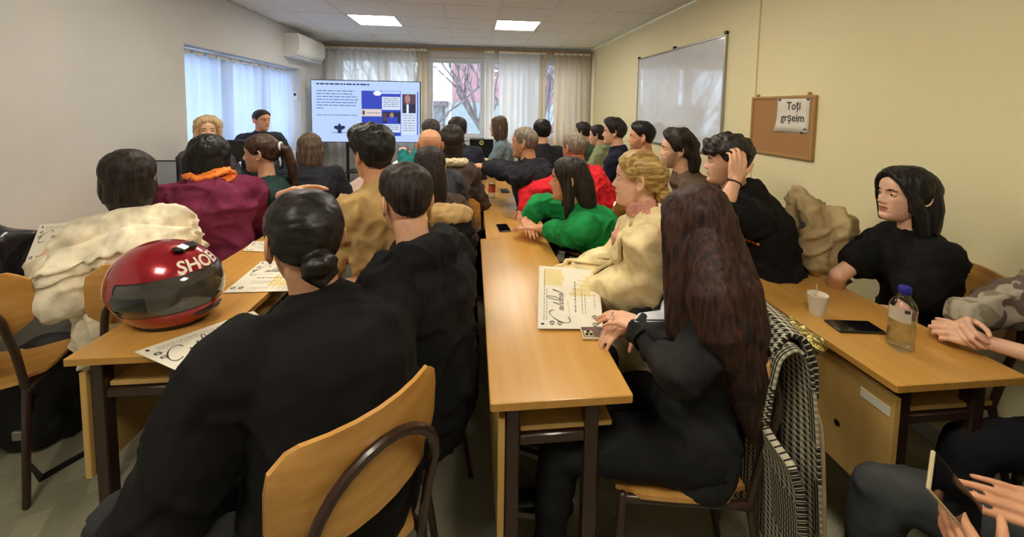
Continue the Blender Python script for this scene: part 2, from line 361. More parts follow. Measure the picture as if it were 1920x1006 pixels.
# air conditioner, thermostat
t = thing('air_conditioner', (XL, 6.05, 2.2), 'white wall air conditioner high on left wall above window corner', 'air conditioner')
pr = [(0, .0), (.10, 0), (.17, .03), (.215, .09), (.225, .17), (.215, .29), (.19, .32), (0, .32)]
rr = [[(XL+(.004+a*k if a else 0), y, 2.205+.16+(b-.16)*k) for a, b in pr] for y, k in ((5.60, .96), (5.615, 1), (6.49, 1), (6.505, .96))]
obj('casing', G().rings(rr), M['white'], t, auto=40)
obj('air_flap', G().box((XL+.10, 5.66, 2.196), (XL+.185, 6.44, 2.212), bev=.004), M['frame'], t)
g = G()
for k in range(9): g.box((XL+.03+k*.018, 5.7, 2.522), (XL+.038+k*.018, 6.4, 2.53))
obj('intake_slat', g, M['alu'], t, kind='stuff')
t = thing('thermostat', (-2.65, 6.09, 1.62), 'small white thermostat on the jamb of the left window recess', 'thermostat')
obj('casing', G().box((-2.685, 6.082, 1.60), (-2.615, 6.1, 1.74), bev=.006), M['white'], t); obj('display', G().box((-2.668, 6.079, 1.68), (-2.632, 6.083, 1.715)), M['black'], t)
# whiteboard
t = thing('whiteboard', (XR, 4.02, 1.15), 'large glossy whiteboard with thin metal frame on the cream wall', 'whiteboard')
obj('board_surface', G().box((XR-.018, 3.16, 1.17), (XR-.004, 4.88, 2.19)), M['board'], t)
g = G()
for lo, hi in (((XR-.026, 3.14, 1.15), (XR, 3.16, 2.21)), ((XR-.026, 4.88, 1.15), (XR, 4.90, 2.21)), ((XR-.026, 3.16, 2.19), (XR, 4.88, 2.21)), ((XR-.026, 3.16, 1.15), (XR, 4.88, 1.17))): obj('frame_rail', G().box(lo, hi, bev=.004), M['alu'], t)
for y in (3.15, 4.0, 4.89): obj('wall_clip', G().box((XR-.03, y-.015, 2.205), (XR, y+.015, 2.235), bev=.004), M['black'], t)
# corkboard with a paper notice
def text(txt, size, shear=0, bold=0, ext=0):
    c = bpy.data.curves.new('t', 'FONT'); c.body = txt; c.size = size; c.align_x = 'CENTER'; c.align_y = 'CENTER'; c.shear = shear; c.offset = bold; c.extrude = ext; c.resolution_u = 3
    o = bpy.data.objects.new('t', c); COL.objects.link(o); dg = bpy.context.evaluated_depsgraph_get(); m = o.evaluated_get(dg).to_mesh()
    V = np.array([v.co[:] for v in m.vertices]); F = [p.vertices[:] for p in m.polygons]; o.evaluated_get(dg).to_mesh_clear(); bpy.data.objects.remove(o); bpy.data.curves.remove(c)
    T = []
    for f in F:
        for k in range(1, len(f)-1): T.append((f[0], f[k], f[k+1]))
    return V, np.array(T)
t = thing('cork_board', (XR, 2.515, 1.24), 'cork pin board with wooden frame on the cream wall', 'board')
obj('cork_panel', G().box((XR-.014, 2.25, 1.25), (XR-.003, 2.78, 1.645)), M['cork'], t)
for lo, hi in (((XR-.022, 2.235, 1.235), (XR, 2.255, 1.66)), ((XR-.022, 2.775, 1.235), (XR, 2.795, 1.66)), ((XR-.022, 2.255, 1.64), (XR, 2.775, 1.66)), ((XR-.022, 2.255, 1.235), (XR, 2.775, 1.255))): obj('frame_rail', G().box(lo, hi, bev=.004), M['corkframe'], t)
for y in (2.29, 2.74): obj('wall_hook', G().box((XR-.02, y-.008, 1.658), (XR, y+.008, 1.68), bev=.003), M['corkframe'], t)
t = thing('paper_notice', (XR-.02, 2.4, 1.41), 'white paper notice with two words pinned to the cork board', 'notice')
ys = np.linspace(2.275, 2.54, 8); zs = np.linspace(1.41, 1.643, 6); P = np.array([[(XR-.016-.012*max(0, (y-2.42)/.12)**2*max(0, (1.5-z)/.09)**2, y+(.012*(1.5-z)/.09 if y > 2.5 and z < 1.5 else 0), z) for y in ys] for z in zs])
o = obj('sheet', G().grid(P), M['paper'], t, smooth=True); o.modifiers.new('s', 'SOLIDIFY').thickness = .0008
for txt, sz, z, y in (('Toți', .075, 1.588, 2.4), ('grșeim', .075, 1.508, 2.405)):
    V, T = text(txt, sz, 0, .001); obj('lettering', G().add(np.stack([np.full(len(V), XR-.0185), y-V[:, 0]*.92, z+V[:, 1]], -1), T=T), M['ink'], t)
obj('ink_mark', G().ell((XR-.0182, 2.30, 1.437), (.0005, .016, .005)), M['ink'], t)
for y, z in ((2.285, 1.632), (2.515, 1.632), (2.32, 1.413)): obj('pin', G().tube([(XR-.012, y, z), (XR-.026, y, z)], [.005, .006], 8), M['ink'], t)
# television on its stand
t = thing('television', (-1.63, 6.2, 0), 'large television showing a pale blue slide with dark blue columns', 'television')
TX0, TX1, TZ0, TZ1, TY = -2.46, -.815, .972, 1.935, 6.17
obj('casing', G().box((TX0, TY, TZ0), (TX1, TY+.05, TZ1), bev=.006), M['black'], t)
def tv(name, col, st=1.0): return emit('screen_'+name, col, st*.40)
TVS = {'base': tv('pale', (188, 212, 255), .95), 'blue': tv('blue', (50, 72, 196), .9), 'ink': tv('ink', (92, 116, 168), .8), 'dark': tv('dark', (34, 46, 92), .7), 'card': tv('card', (214, 228, 248), .95), 'cream': tv('cream', (226, 214, 206), .9), 'skin': tv('skin', (186, 140, 140), .8), 'brown': tv('brown', (96, 66, 84), .8), 'white': tv('white', (236, 243, 255), 1.0)}
def sc(name, u0, v0, u1, v1, c, lay=1, ell=False):      # slide rectangle: u right, v down, 0..1
    xa, xb = TX0+.012+(TX1-TX0-.024)*u0, TX0+.012+(TX1-TX0-.024)*u1; za, zb = TZ1-.012-(TZ1-TZ0-.024)*v1, TZ1-.012-(TZ1-TZ0-.024)*v0
    y = TY-.001-.0006*lay
    if ell:
        a = np.linspace(0, 2*math.pi, 20, endpoint=False); P = np.stack([(xa+xb)/2+(xb-xa)/2*np.cos(a), np.full(20, y), (za+zb)/2+(zb-za)/2*np.sin(a)], -1)
        return obj(name, G().add(np.vstack([P, P.mean(0)]), T=[(i, (i+1) % 20, 20) for i in range(20)]), TVS[c], t)
    return obj(name, G().add([(xa, y, za), (xb, y, za), (xb, y, zb), (xa, y, zb)], [(0, 1, 2, 3)]), TVS[c], t)
sc('screen', 0, 0, 1, 1, 'base', 0)
r = random.Random(3)
def words(x0, x1, v, h, c='ink'):
    x = x0; g = []
    while x < x1-.006:
        w = min(r.uniform(.018, .055), x1-x); sc('slide_word', x, v, x+w, v+h, c, 3); x += w+.008
words(.045, .53, .045, .022, 'dark')
for k, e in enumerate((.39, .37, .42, .43, .41, .40, .11)): words(.045, e, .16+k*.047, .014)
words(.045, .42, .555, .012)
sc('slide_figure', .215, .735, .285, .80, 'dark', 2); sc('slide_figure', .237, .70, .262, .74, 'dark', 2, True); sc('slide_figure', .232, .78, .268, .86, 'dark', 2); sc('slide_figure', .18, .845, .31, .853, 'dark', 2); sc('slide_figure', .20, .74, .225, .785, 'dark', 2); sc('slide_figure', .275, .74, .30, .785, 'dark', 2)
sc('slide_column', .455, .155, .64, .87, 'blue'); sc('slide_column', .64, .15, .82, .90, 'blue'); sc('slide_column', .83, .15, .99, .90, 'base'); sc('slide_column', .975, .16, .985, .88, 'blue', 2)
sc('slide_bubble', .565, .155, .64, .235, 'white', 2, True); sc('slide_bubble', .53, .715, .61, .79, 'white', 2, True)
sc('slide_banner', .452, .455, .64, .575, 'cream', 2); sc('slide_portrait', .462, .475, .485, .555, 'brown', 3, True); words(.505, .625, .512, .012)
sc('slide_card', .64, .155, .815, .20, 'base', 2); sc('slide_card', .645, .25, .815, .465, 'card', 2); sc('slide_card', .65, .70, .815, .84, 'card', 2)
for k in range(5): words(.66, .80, .275+k*.032, .010)
for k in range(3): words(.665, .80, .725+k*.032, .010)
sc('slide_photo', .65, .50, .82, .68, 'dark', 2); sc('slide_photo', .715, .51, .755, .60, 'skin', 3, True); sc('slide_photo', .69, .585, .79, .68, 'blue', 3); sc('slide_photo', .655, .52, .69, .65, 'brown', 3)
sc('slide_photo', .835, .20, .962, .515, 'brown', 2); sc('slide_photo', .86, .21, .91, .36, 'skin', 3, True); sc('slide_photo', .845, .37, .955, .515, 'dark', 3); sc('slide_photo', .875, .37, .895, .515, 'white', 4)
sc('slide_card', .835, .525, .965, .875, 'card', 2)
for k in range(7): words(.845, .955, .55+k*.042, .010)
for x in (-1.95, -1.31): obj('stand_post', G().tube([(x, 6.24, .03), (x, 6.24, 1.3)], [.025, .025], 12), M['black'], t)
for x in (-1.95, -1.31): obj('stand_foot', G().box((x-.03, 5.95, 0), (x+.03, 6.5, .04), bev=.008), M['black'], t)
obj('stand_shelf', G().box((-1.95, 6.1, .5), (-1.31, 6.4, .525), bev=.005), M['black'], t)
# outside the windows
M['brick'] = mat('pink_rendered_facade', (158, 112, 114), .9, (168, 124, 124), (1.5, 1.5, 1.5)); M['pale'] = mat('pale_facade', (136, 142, 138), .9)
M['bark'] = mat('bare_bark', (104, 92, 90), .9, (128, 116, 112), (6, 6, 2)); M['ground'] = mat('yard_paving', (150, 150, 145), .9)
M['roof'] = mat('grey_roof', (120, 112, 112), .8)
structure('ground', G().box((-16, YB+.3, -3.2), (16, 40, -3.0)), M['ground'])
b = thing('building', (4, 17, -3), 'pink rendered building seen through the clear window behind bare tree', 'building')
obj('wall', G().box((-.9, 17, -3), (9, 23, 4.6)), M['brick'], b)
obj('cornice', G().box((-1.1, 16.7, 4.6), (9.3, 23.3, 4.9)), M['roof'], b); obj('plinth', G().box((-.94, 16.95, -3), (9, 17.1, 1.75)), M['pale'], b)
for x in (2.2, 4.2, 6.2):
    f = obj('window', G().box((x, 16.93, 1.9), (x+1.0, 17.05, 3.5), bev=.02), M['frame'], b); obj('pane', G().box((x+.1, 16.9, 2.0), (x+.9, 16.94, 3.4)), M['blackgloss'], f)
b = thing('building', (-6, 21, -3), 'pale low building beyond the yard left of the pink one', 'building')
obj('wall', G().box((-9, 21, -3), (-1.6, 27, 1.6)), M['pale'], b); obj('roof', G().box((-9.2, 20.7, 1.6), (-1.4, 27, 1.85)), M['roof'], b)
for x in (-6.2, -4.3):
    f = obj('window', G().box((x, 20.93, -.2), (x+1.0, 21.05, 1.1), bev=.02), M['frame'], b); obj('pane', G().box((x+.1, 20.9, -.1), (x+.9, 20.94, 1.0)), M['blackgloss'], f)
def tree(x, y, seed, label, h):
    rr = random.Random(seed); t = thing('bare_tree', (x, y, -3), label, 'tree', 'bare trees outside the windows'); g = G(); tw = G()
    def grow(p, d, L, r0, lv):
        pts = [p]; q = p; dd = d
        for k in range(4):
            dd = nrm(dd+np.array([rr.uniform(-.22, .22), rr.uniform(-.22, .22), rr.uniform(-.05, .16)])); q = q+dd*L/4; pts.append(q)
        r1 = r0*.55; (g if lv < 2 else tw).tube(pts, list(np.linspace(r0, r1, 5)), 6 if lv < 3 else 4, round_=False)
        if lv < 4:
            for k in range(5 if lv < 3 else 3):
                i = rr.choice((2, 3, 4, 4)); s = rr.uniform(-1, 1)
                nd = nrm(dd+np.array([rr.uniform(-.8, .8), rr.uniform(-.6, .6), rr.uniform(.0, .7)])); grow(pts[i], nd, L*rr.uniform(.6, .8), r1*.8, lv+1)
    grow(np.array([x, y, -3.]), np.array([0, 0, 1.]), h, .17, 0)
    obj('trunk', g, M['bark'], t, smooth=True); obj('twigs', tw, M['bark'], t, kind='stuff', smooth=True)
tree(-.62, 10.5, 4, 'bare tree with thin branches filling the left of clear window', 3.6)
tree(.12, 12.9, 9, 'bare tree further right behind the clear window', 3.4)
tree(1.5, 12.5, 15, 'bare tree outside behind the blue sheer curtain', 3.2)
# ------------------------------------------------------------------ tables and chairs
TL, TWD, TH = 1.315, .40, .75
def make_table():
    t = thing('school_desk', (0, 0, 0), 'x', 'table')
    top = G().box((0, 0, TH-.024), (TWD, TL, TH), bev=.002); local('tabletop', top, M['wood'], t)
    e = G()
    for lo, hi in (((-.0012, .003, TH-.0225), (.0005, TL-.003, TH-.0015)), ((TWD-.0005, .003, TH-.0225), (TWD+.0012, TL-.003, TH-.0015)), ((.003, -.0012, TH-.0225), (TWD-.003, .0005, TH-.0015)), ((.003, TL-.0005, TH-.0225), (TWD-.003, TL+.0012, TH-.0015))): e.box(lo, hi)
    local('edge_band', e, M['edge'], t, None)
    for y in (.03, TL-.07):
        for x in (.065, .315-.02):
            local('leg', G().box((x-.02, y, 0), (x+.02, y+.04, TH-.024), bev=.004), M['steel'], t)
        local('crossbar', G().box((.085, y+.005, TH-.16), (.275, y+.035, TH-.13), bev=.003), M['steel'], t)
    local('modesty_panel', G().box((.022, .02, .33), (.042, TL-.02, .69), bev=.002), M['panelwood'], t)
    local('shelf', G().box((.088, .045, TH-.126), (.36, TL-.045, TH-.110), bev=.002), M['panelwood'], t)
    return t
proto = make_table()
desks = []
def desk(x, y, label, group, rz=0):
    t = proto if not desks else copy_tree(proto)
    t.location = (x, y, 0); t.rotation_euler.z = rz; t['label'] = label; t['group'] = group; desks.append(t); return t
ordn = ('nearest', 'second', 'third', 'farthest')
for k in range(3): desk(-1.26, 1.275+TL*k+.004*k, '%s narrow beech laminate desk of the left row%s' % (('nearest', 'middle', 'farthest')[k], ', red helmet on its end' if k == 0 else ', behind the red helmet desk'), 'desks of the left row')
for k, dx in enumerate((.055, .09, .05, .0)): desk(dx, .985+TL*k+.004*k, '%s narrow beech laminate desk of the centre row, %s' % (ordn[k], ('tilted certificate over it', 'one phone near its front edge', 'red capped bottle standing on it', 'black monitor standing on it')[k]), 'desks of the centre row')
for k in range(4): desk(1.25, .955+TL*k+.004*k, '%s narrow beech laminate desk of the right row, %s' % (ordn[k], ('paper cup and bottle on it', 'behind the blond woman in cream', 'in front of man in navy', 'at the far window end')[k]), 'desks of the right row')
for k in range(2): desk(-2.55, 1.75+TL*k+.004*k, '%s beech desk standing along the left wall' % ('nearer', 'farther')[k], 'desks along the left wall')
bpy.context.view_layer.update()
for k in range(7, 11): desks[k].scale.x = 1.14
nd = desks[7]     # torn label and knot on the panel of the nearest right desk
local('torn_sticker', G().box((.0205, .03, .625), (.0225, .12, .655)), M['paper'], nd, None, label='torn white sticker')
local('screw_hole', G().tube([(.0225, .19, .47), (.0208, .19, .47)], [.012, .010], 10, round_=False), M['black'], nd, None)

def make_chair():
    t = thing('school_chair', (0, 0, 0), 'x', 'chair')          # faces +y
    n = 9; P = np.zeros((2, 7, n, 3)); u = np.linspace(-1, 1, n); v = np.linspace(-1, 1, 7)
    def slab(fn, th):
        g = G(); A = np.array([[fn(a, b) for a in u] for b in v]); B = np.array([[fn(a, b)+np.array(th) for a in u] for b in v])
        g.grid(A); g.grid(B[:, ::-1])
        ring = lambda X: np.vstack([X[0], X[1:, -1], X[-1, ::-1][1:], X[1:-1, 0][::-1]])
        g.grid(np.stack([ring(B), ring(A)]), wrapu=True); return g
    def rc(a, b, w, h, c=.18):           # rounded rectangle
        k = math.hypot(a, b); m = max(abs(a), abs(b)); s = 1
        if abs(a) > .74 and abs(b) > .6: s = 1-c*((abs(a)-.74)/.26)*((abs(b)-.6)/.4)
        return a*w*s, b*h*s
    def seat(a, b):
        x, y = rc(a, b, .19, .185); return np.array([x, y, .445+.012*abs(a)**2+.012*max(0, -b)**2-.018*max(0, b)**3])
    def back(a, b):
        x, z = rc(a, b, .20, .125); return np.array([x, -.235+.060*abs(a)**2-.018*(b+1)/2, .785+z])
    local('seat', slab(seat, (0, 0, -.014)), M['ply'], t, 40); local('backrest', slab(back, (0, -.012, 0)), M['ply'], t, 40)
    for s in (-1, 1):
        local('leg', G().tube([(s*.17, .17, .43), (s*.185, .20, .01)], [.013, .012], 10), M['steel'], t)
        local('leg', G().tube([(s*.16, -.19, .43), (s*.175, -.27, .01)], [.013, .012], 10), M['steel'], t)
        local('side_rail', G().tube([(s*.17, .17, .425), (s*.165, -.19, .425)], [.012, .012], 10), M['steel'], t)
    a = np.linspace(0, math.pi, 13); pts = [(.16, -.19, .43), (.155, -.225, .60)]+[(.15*math.cos(k), -.258-.008*math.sin(k), .70+.135*math.sin(k)) for k in a]+[(-.155, -.225, .60), (-.16, -.19, .43)]
    local('back_loop', G().tube(pts, [.0125]*len(pts), 10), M['steel'], t)
    for s in (-1, 1): local('screw_cap', G().ell((s*.11, -.222, .79), (.008, .004, .008), nu=8, nv=6), M['alu'], t)
    return t
chairs = []; cproto = make_chair()
def chair(x, y, yaw, label, group='plywood school chairs'):
    t = cproto if not chairs else copy_tree(cproto)
    t.location = (x, y, 0); t.rotation_euler = (0, 0, math.radians(yaw)); t['label'] = label; t['group'] = group; chairs.append(t); return t

# ------------------------------------------------------------------ things on the tables
def frame2(o, xd, yd):             # 3x3 with columns x, y, normal
    x = nrm(xd); n = nrm(np.cross(x, yd)); return np.stack([x, np.cross(n, x), n], 1)
def stroke(g, pts, w, z, fn):      # flat pen stroke
    pts = np.asarray(pts, float); tg = np.gradient(pts, axis=0); tg /= np.linalg.norm(tg, axis=1)[:, None]+1e-9; nr = np.stack([-tg[:, 1], tg[:, 0]], 1); k = len(pts)
    ww = w*(.5+.7*np.abs(np.sin(np.linspace(.3, 9, k))))[:, None]
    A = pts+nr*ww; B = pts-nr*ww; g.grid(np.array([[fn(*p, z) for p in A], [fn(*p, z) for p in B]]))
def certificate(corner, label, tilt=None):
    "corner: 3D points bottom-left, bottom-right, top-left (, top-right) of an A4 landscape print"
    bl, br, tl = [np.asarray(c, float) for c in corner[:3]]; tr = np.asarray(corner[3], float) if len(corner) > 3 else br+tl-bl
    nn = nrm(np.cross(br-bl, tl-bl)); nn = nn if nn[2] > 0 else -nn
    def fn(u, v, h): return bl*(1-u)*(1-v)+br*u*(1-v)+tl*(1-u)*v+tr*u*v+nn*h
    t = thing('certificate', fn(.5, .5, 0), label, 'paper', 'printed certificates on the desks')
    U = np.linspace(0, 1, 8)
    g = G().grid(np.array([[fn(u, v, .0015) for u in U] for v in U])).grid(np.array([[fn(u, v, .0005) for u in U[::-1]] for v in U]))
    obj('sheet', g, M['paper'], t)
    def rect(g, u0, v0, u1, v1, h): g.add([fn(u0, v0, h), fn(u1, v0, h), fn(u1, v1, h), fn(u0, v1, h)], [(0, 1, 2, 3)])
    g = G()
    for k in range(6): rect(g, .50+.07*k, .16, .565+.07*k, .50-.075*k+.03*math.sin(k*2), .0018)
    for k in range(6): rect(g, .36+.1*k, .60+.03*math.sin(k*3), .46+.1*k, .92, .0018) if k > 2 else None
    obj('gold_swirl', g, M['palegold'], t)
    g = G()
    for k in range(5):
        x0 = .52+.08*k; stroke(g, [(x0+a*.02, .06+.44*a-.05*k*a+.012*math.sin(9*a)) for a in np.linspace(0, 1, 10)], .004, .0021, fn)
    obj('gold_line', g, M['goldink'], t)
    g = G(); s = []
    # cursive title: big C, then loops
    a = np.linspace(.6, 5.4, 26); stroke(g, [(.17+.07*math.cos(k)+.06*math.sin(k), .66+.16*math.sin(k)) for k in a], .006, .0023, fn)
    x = .25; pts = []
    for i, (h, w) in enumerate(((.07, .03), (.06, .03), (.17, .035), (.07, .028), (.24, .045), (.07, .03), (.07, .03), (.07, .035), (.18, .035))):
        for k in np.linspace(0, 2*math.pi, 12, endpoint=False): pts.append((x+w*k/6.28*1.0+.35*w*math.sin(k)+(h*.35)*(1-math.cos(k))/2, .60+h*(1-math.cos(k))/2-(.10*(1-math.cos(k))/2*math.sin(k) if h > .2 else 0)))
        x += w
    stroke(g, pts, .0045, .0023, fn)
    stroke(g, [(.15+.03*k, .50+.004*k) for k in range(10)], .002, .0023, fn)
    obj('cursive_title', g, M['ink'], t)
    g = G(); r = random.Random(2)
    for v, h, u0, u1 in ((.40, .022, .24, .72), (.30, .012, .22, .58), (.25, .012, .22, .52), (.90, .012, .12, .9), (.86, .01, .12, .6), (.10, .01, .30, .5)):
        u = u0
        while u < u1: w = r.uniform(.015, .05); rect(g, u, v, u+w, v+h, .0022); u += w+.012
    obj('printed_line', g, M['lightink'], t)
    g = G()
    for u, v in ((.08, .78), (.075, .66), (.06, .12), (.17, .12)):
        for rad in (.036, .022):
            aa = np.linspace(0, 2*math.pi, 17); stroke(g, [(u+rad*.7*math.cos(k), v+rad*math.sin(k)) for k in aa], .004, .0022, fn)
    rect(g, .05, .90, .075, .95, .0022); obj('printed_seal', g, M['ink'], t)
    return t
# flat certificate on the near left desk, drooping over its end
certificate([ZP(252, 660, .7525), ZP(475, 583, .7525), ZP(370, 712, .7525), ZP(560, 645, .7525)][2:4]+[ZP(252, 660, .7525), ZP(475, 583, .7525)], 'certificate drooping over the end of the desk in front of red helmet')
certificate([ZP(418, 549, .752), ZP(560, 545, .752), ZP(490, 490, .752), ZP(600, 488, .752)], 'certificate on the left desk beside the head of man in black coat')
certificate([ZP(455, 470, .752), ZP(540, 474, .752), ZP(475, 452, .752), ZP(545, 452, .752)], 'certificate lying farthest along the left desk, partly hidden by black haired head')
pA = ZP(1008, 616, .757); pB = ZP(1131, 617, .757); dA = float((pA-CO)@FW)
def far_edge(x, y, p, L):
    best = None
    for d in np.linspace(1.0, 1.9, 400):
        q = D(x, y, d)
        if np.linalg.norm(q-p) > L and d > dA: return q
    return q
pC = far_edge(1011, 498, pA, .30); pD = far_edge(1122, 508, pB, .30)
certificate([pB, pD, pA, pC], 'certificate tilted up facing the camera in front of woman in cream coat')

def phone(c, ang, label, screen='blackgloss', L=.158, Wd=.076, Th=.0085, group='phones on the desks', body='black', back=False):
    t = thing('phone', c, label, 'phone', group, rz=math.radians(ang))
    local('body', G().box((-Wd/2, -L/2, 0), (Wd/2, L/2, Th), bev=.0025), M[body], t)
    if not back: local('screen', G().box((-Wd/2+.004, -L/2+.004, Th-.0002), (Wd/2-.004, L/2-.004, Th+.0004)), M[screen], t, None)
    return t
z = TH+.0005
p = ZP(1602, 614, z); phone(p, 82, 'black phone lying on the right desk between paper cup and bottle', L=.165, Wd=.078)
p = ZP(944, 428, z); phone(p, 6, 'phone with blue screen reflection nearest on the centre row desks', L=.15)
p = ZP(946, 358, z); phone(p, 3, 'phone lying beside the red capped water bottle', L=.15)
M['case'] = mat('clear_case_phone_back', (92, 82, 74), .2, (120, 92, 92), (30, 30, 30), coat=.5); M['case_edge'] = mat('milky_case_rim', (196, 180, 140), .25)
pc = ZP(1131, 626, z); t = phone(pc, 84, 'phone in clear case lying face down under the hand of woman in black suit', L=.16, Wd=.079, Th=.010, body='case_edge', back=True)
local('back_cover', G().box((-.035, -.075, .0095), (.035, .075, .0108), bev=.0005), M['case'], t, None)
local('camera_bump', G().box((-.032, .040, .0105), (.0, .072, .0135), bev=.002), M['case_edge'], t)
for a, b in ((-.024, .063), (-.009, .056), (-.024, .048)): local('camera_lens', G().tube([(a, b, .013), (a, b, .0148)], [.0062, .006], 12, round_=False), M['blackgloss'], t)
local('heart_sticker', G().tube([(.008, -.012, .0105), (.008, -.012, .0112)], [.006, .006], 8, round_=False).tube([(-.001, -.016, .0105), (-.001, -.016, .0112)], [.005, .005], 8, round_=False), M['paper'], t, None)
# bottles
M['capblue'] = mat('dark_blue_cap', (44, 44, 150), .35); M['capnavy'] = mat('navy_cap', (34, 40, 70), .4); M['capred'] = mat('red_cap', (214, 50, 54), .35); M['label_peach'] = mat('peach_label', (226, 176, 120), .5, (236, 200, 150), (40, 40, 60)); M['label_red'] = mat('red_label', (222, 96, 70), .5); M['label_navy'] = mat('navy_label', (52, 56, 84), .5); M['label_clear'] = mat('frosted_label', (206, 196, 176), .4)
def bottle(c, h, r, cap, label, lab=None, neck=.3, fill=.7, wrap=True):
    t = thing('water_bottle', c, label, 'bottle', 'plastic water bottles on the desks')
    prof = [(0, r*.80), (.03*h, r*.97), (.06*h, r), (.16*h, r), (.175*h, r*.95), (.19*h, r), (.55*h, r), (.565*h, r*.95), (.58*h, r), (.66*h, r), (.74*h, r*.86), (.82*h, r*.55), (.87*h, r*.37), (.93*h, r*.36)]
    local('bottle_body', G().tube([(0, 0, a+.001) for a, b in prof], [b for a, b in prof], 24, side=(1, 0, 0), round_=False), M['clear'], t, 60)
    pw = [(a, b*.93) for a, b in prof if a <= fill*h]
    local('water', G().tube([(0, 0, a+.003) for a, b in pw], [b for a, b in pw], 24, side=(1, 0, 0), round_=False), M['water'], t, 60)
    g = G().tube([(0, 0, .915*h), (0, 0, .92*h), (0, 0, .985*h), (0, 0, h)], [r*.44, r*.47, r*.47, r*.42], 20, side=(1, 0, 0), round_=False); local('cap', g, M[cap], t)
    local('cap_ring', G().tube([(0, 0, .885*h), (0, 0, .90*h)], [r*.45, r*.45], 20, side=(1, 0, 0), round_=False), M[cap], t)
    if lab:
        for m, a, b in lab:
            A = np.linspace(0, 2*math.pi, 25); local('label_band', G().grid(np.array([[(r*1.012*math.cos(k), r*1.012*math.sin(k), zz) for k in A] for zz in (a*h, b*h)])), M[m], t, 60)
    return t
M['label_dark'] = mat('dark_print', (60, 50, 40), .5)
t = bottle(ZP(1687, 652, TH), .218, .036, 'capblue', 'clear water bottle with bright blue cap beside clasped hands', fill=.62)
A = np.linspace(2.6, 4.4, 10); local('label_band', G().grid(np.array([[(.0366*math.cos(k), .0366*math.sin(k), zz) for k in A] for zz in (.105, .150)])), M['label_clear'], t, 60)
A = np.linspace(3.9, 4.3, 5); local('label_print', G().grid(np.array([[(.0369*math.cos(k), .0369*math.sin(k), zz) for k in A] for zz in (.137, .148)])), M['label_dark'], t, 60)
t = bottle(ZP(1411, 500, TH), .218, .031, 'capnavy', 'water bottle with navy cap and peach label behind long haired woman', [('label_peach', .30, .68), ('label_navy', .17, .27)], fill=.15)
A = np.linspace(4.0, 4.7, 6); local('label_print', G().grid(np.array([[(.0318*math.cos(k), .0318*math.sin(k), zz) for k in A] for zz in (.098, .138)])), M['label_dark'], t, 60)
bottle(ZP(922, 371, TH), .225, .031, 'capred', 'small water bottle with red cap and red label on centre row desk', [('label_red', .24, .52)], fill=.6)
bottle(ZP(1119, 318, TH), .21, .031, 'capnavy', 'faint clear bottle on the right desk beside man in navy sweater', None, fill=.6)
# paper cup
M['cup'] = mat('white_paper_cup', (232, 226, 212), .6); M['coffee'] = mat('pale_coffee', (196, 170, 128), .3); M['stick'] = mat('wooden_stirrer', (232, 212, 168), .6)
c = ZP(1531, 588, TH); t = thing('paper_cup', c, 'white paper cup with a wooden stirrer on the right desk', 'cup')
pf = [(.001, .024), (.006, .0245), (.078, .0345), (.081, .0355), (.083, .0345), (.079, .0335), (.012, .0235)]
a = np.linspace(0, 2*math.pi, 24, endpoint=False); local('cup_wall', G().rings([[(r_*math.cos(k), r_*math.sin(k), z_) for k in a] for z_, r_ in pf]), M['cup'], t, 50)
local('coffee', G().tube([(0, 0, .013), (0, 0, .066)], [.0236, .0315], 20, round_=False), M['coffee'], t)
local('stirrer', G().tube([(.01, .012, .02), (-.012, -.004, .125)], [(.0024, .0010)]*2, 8, side=(1, 0, 0), round_=False), M['stick'], t)
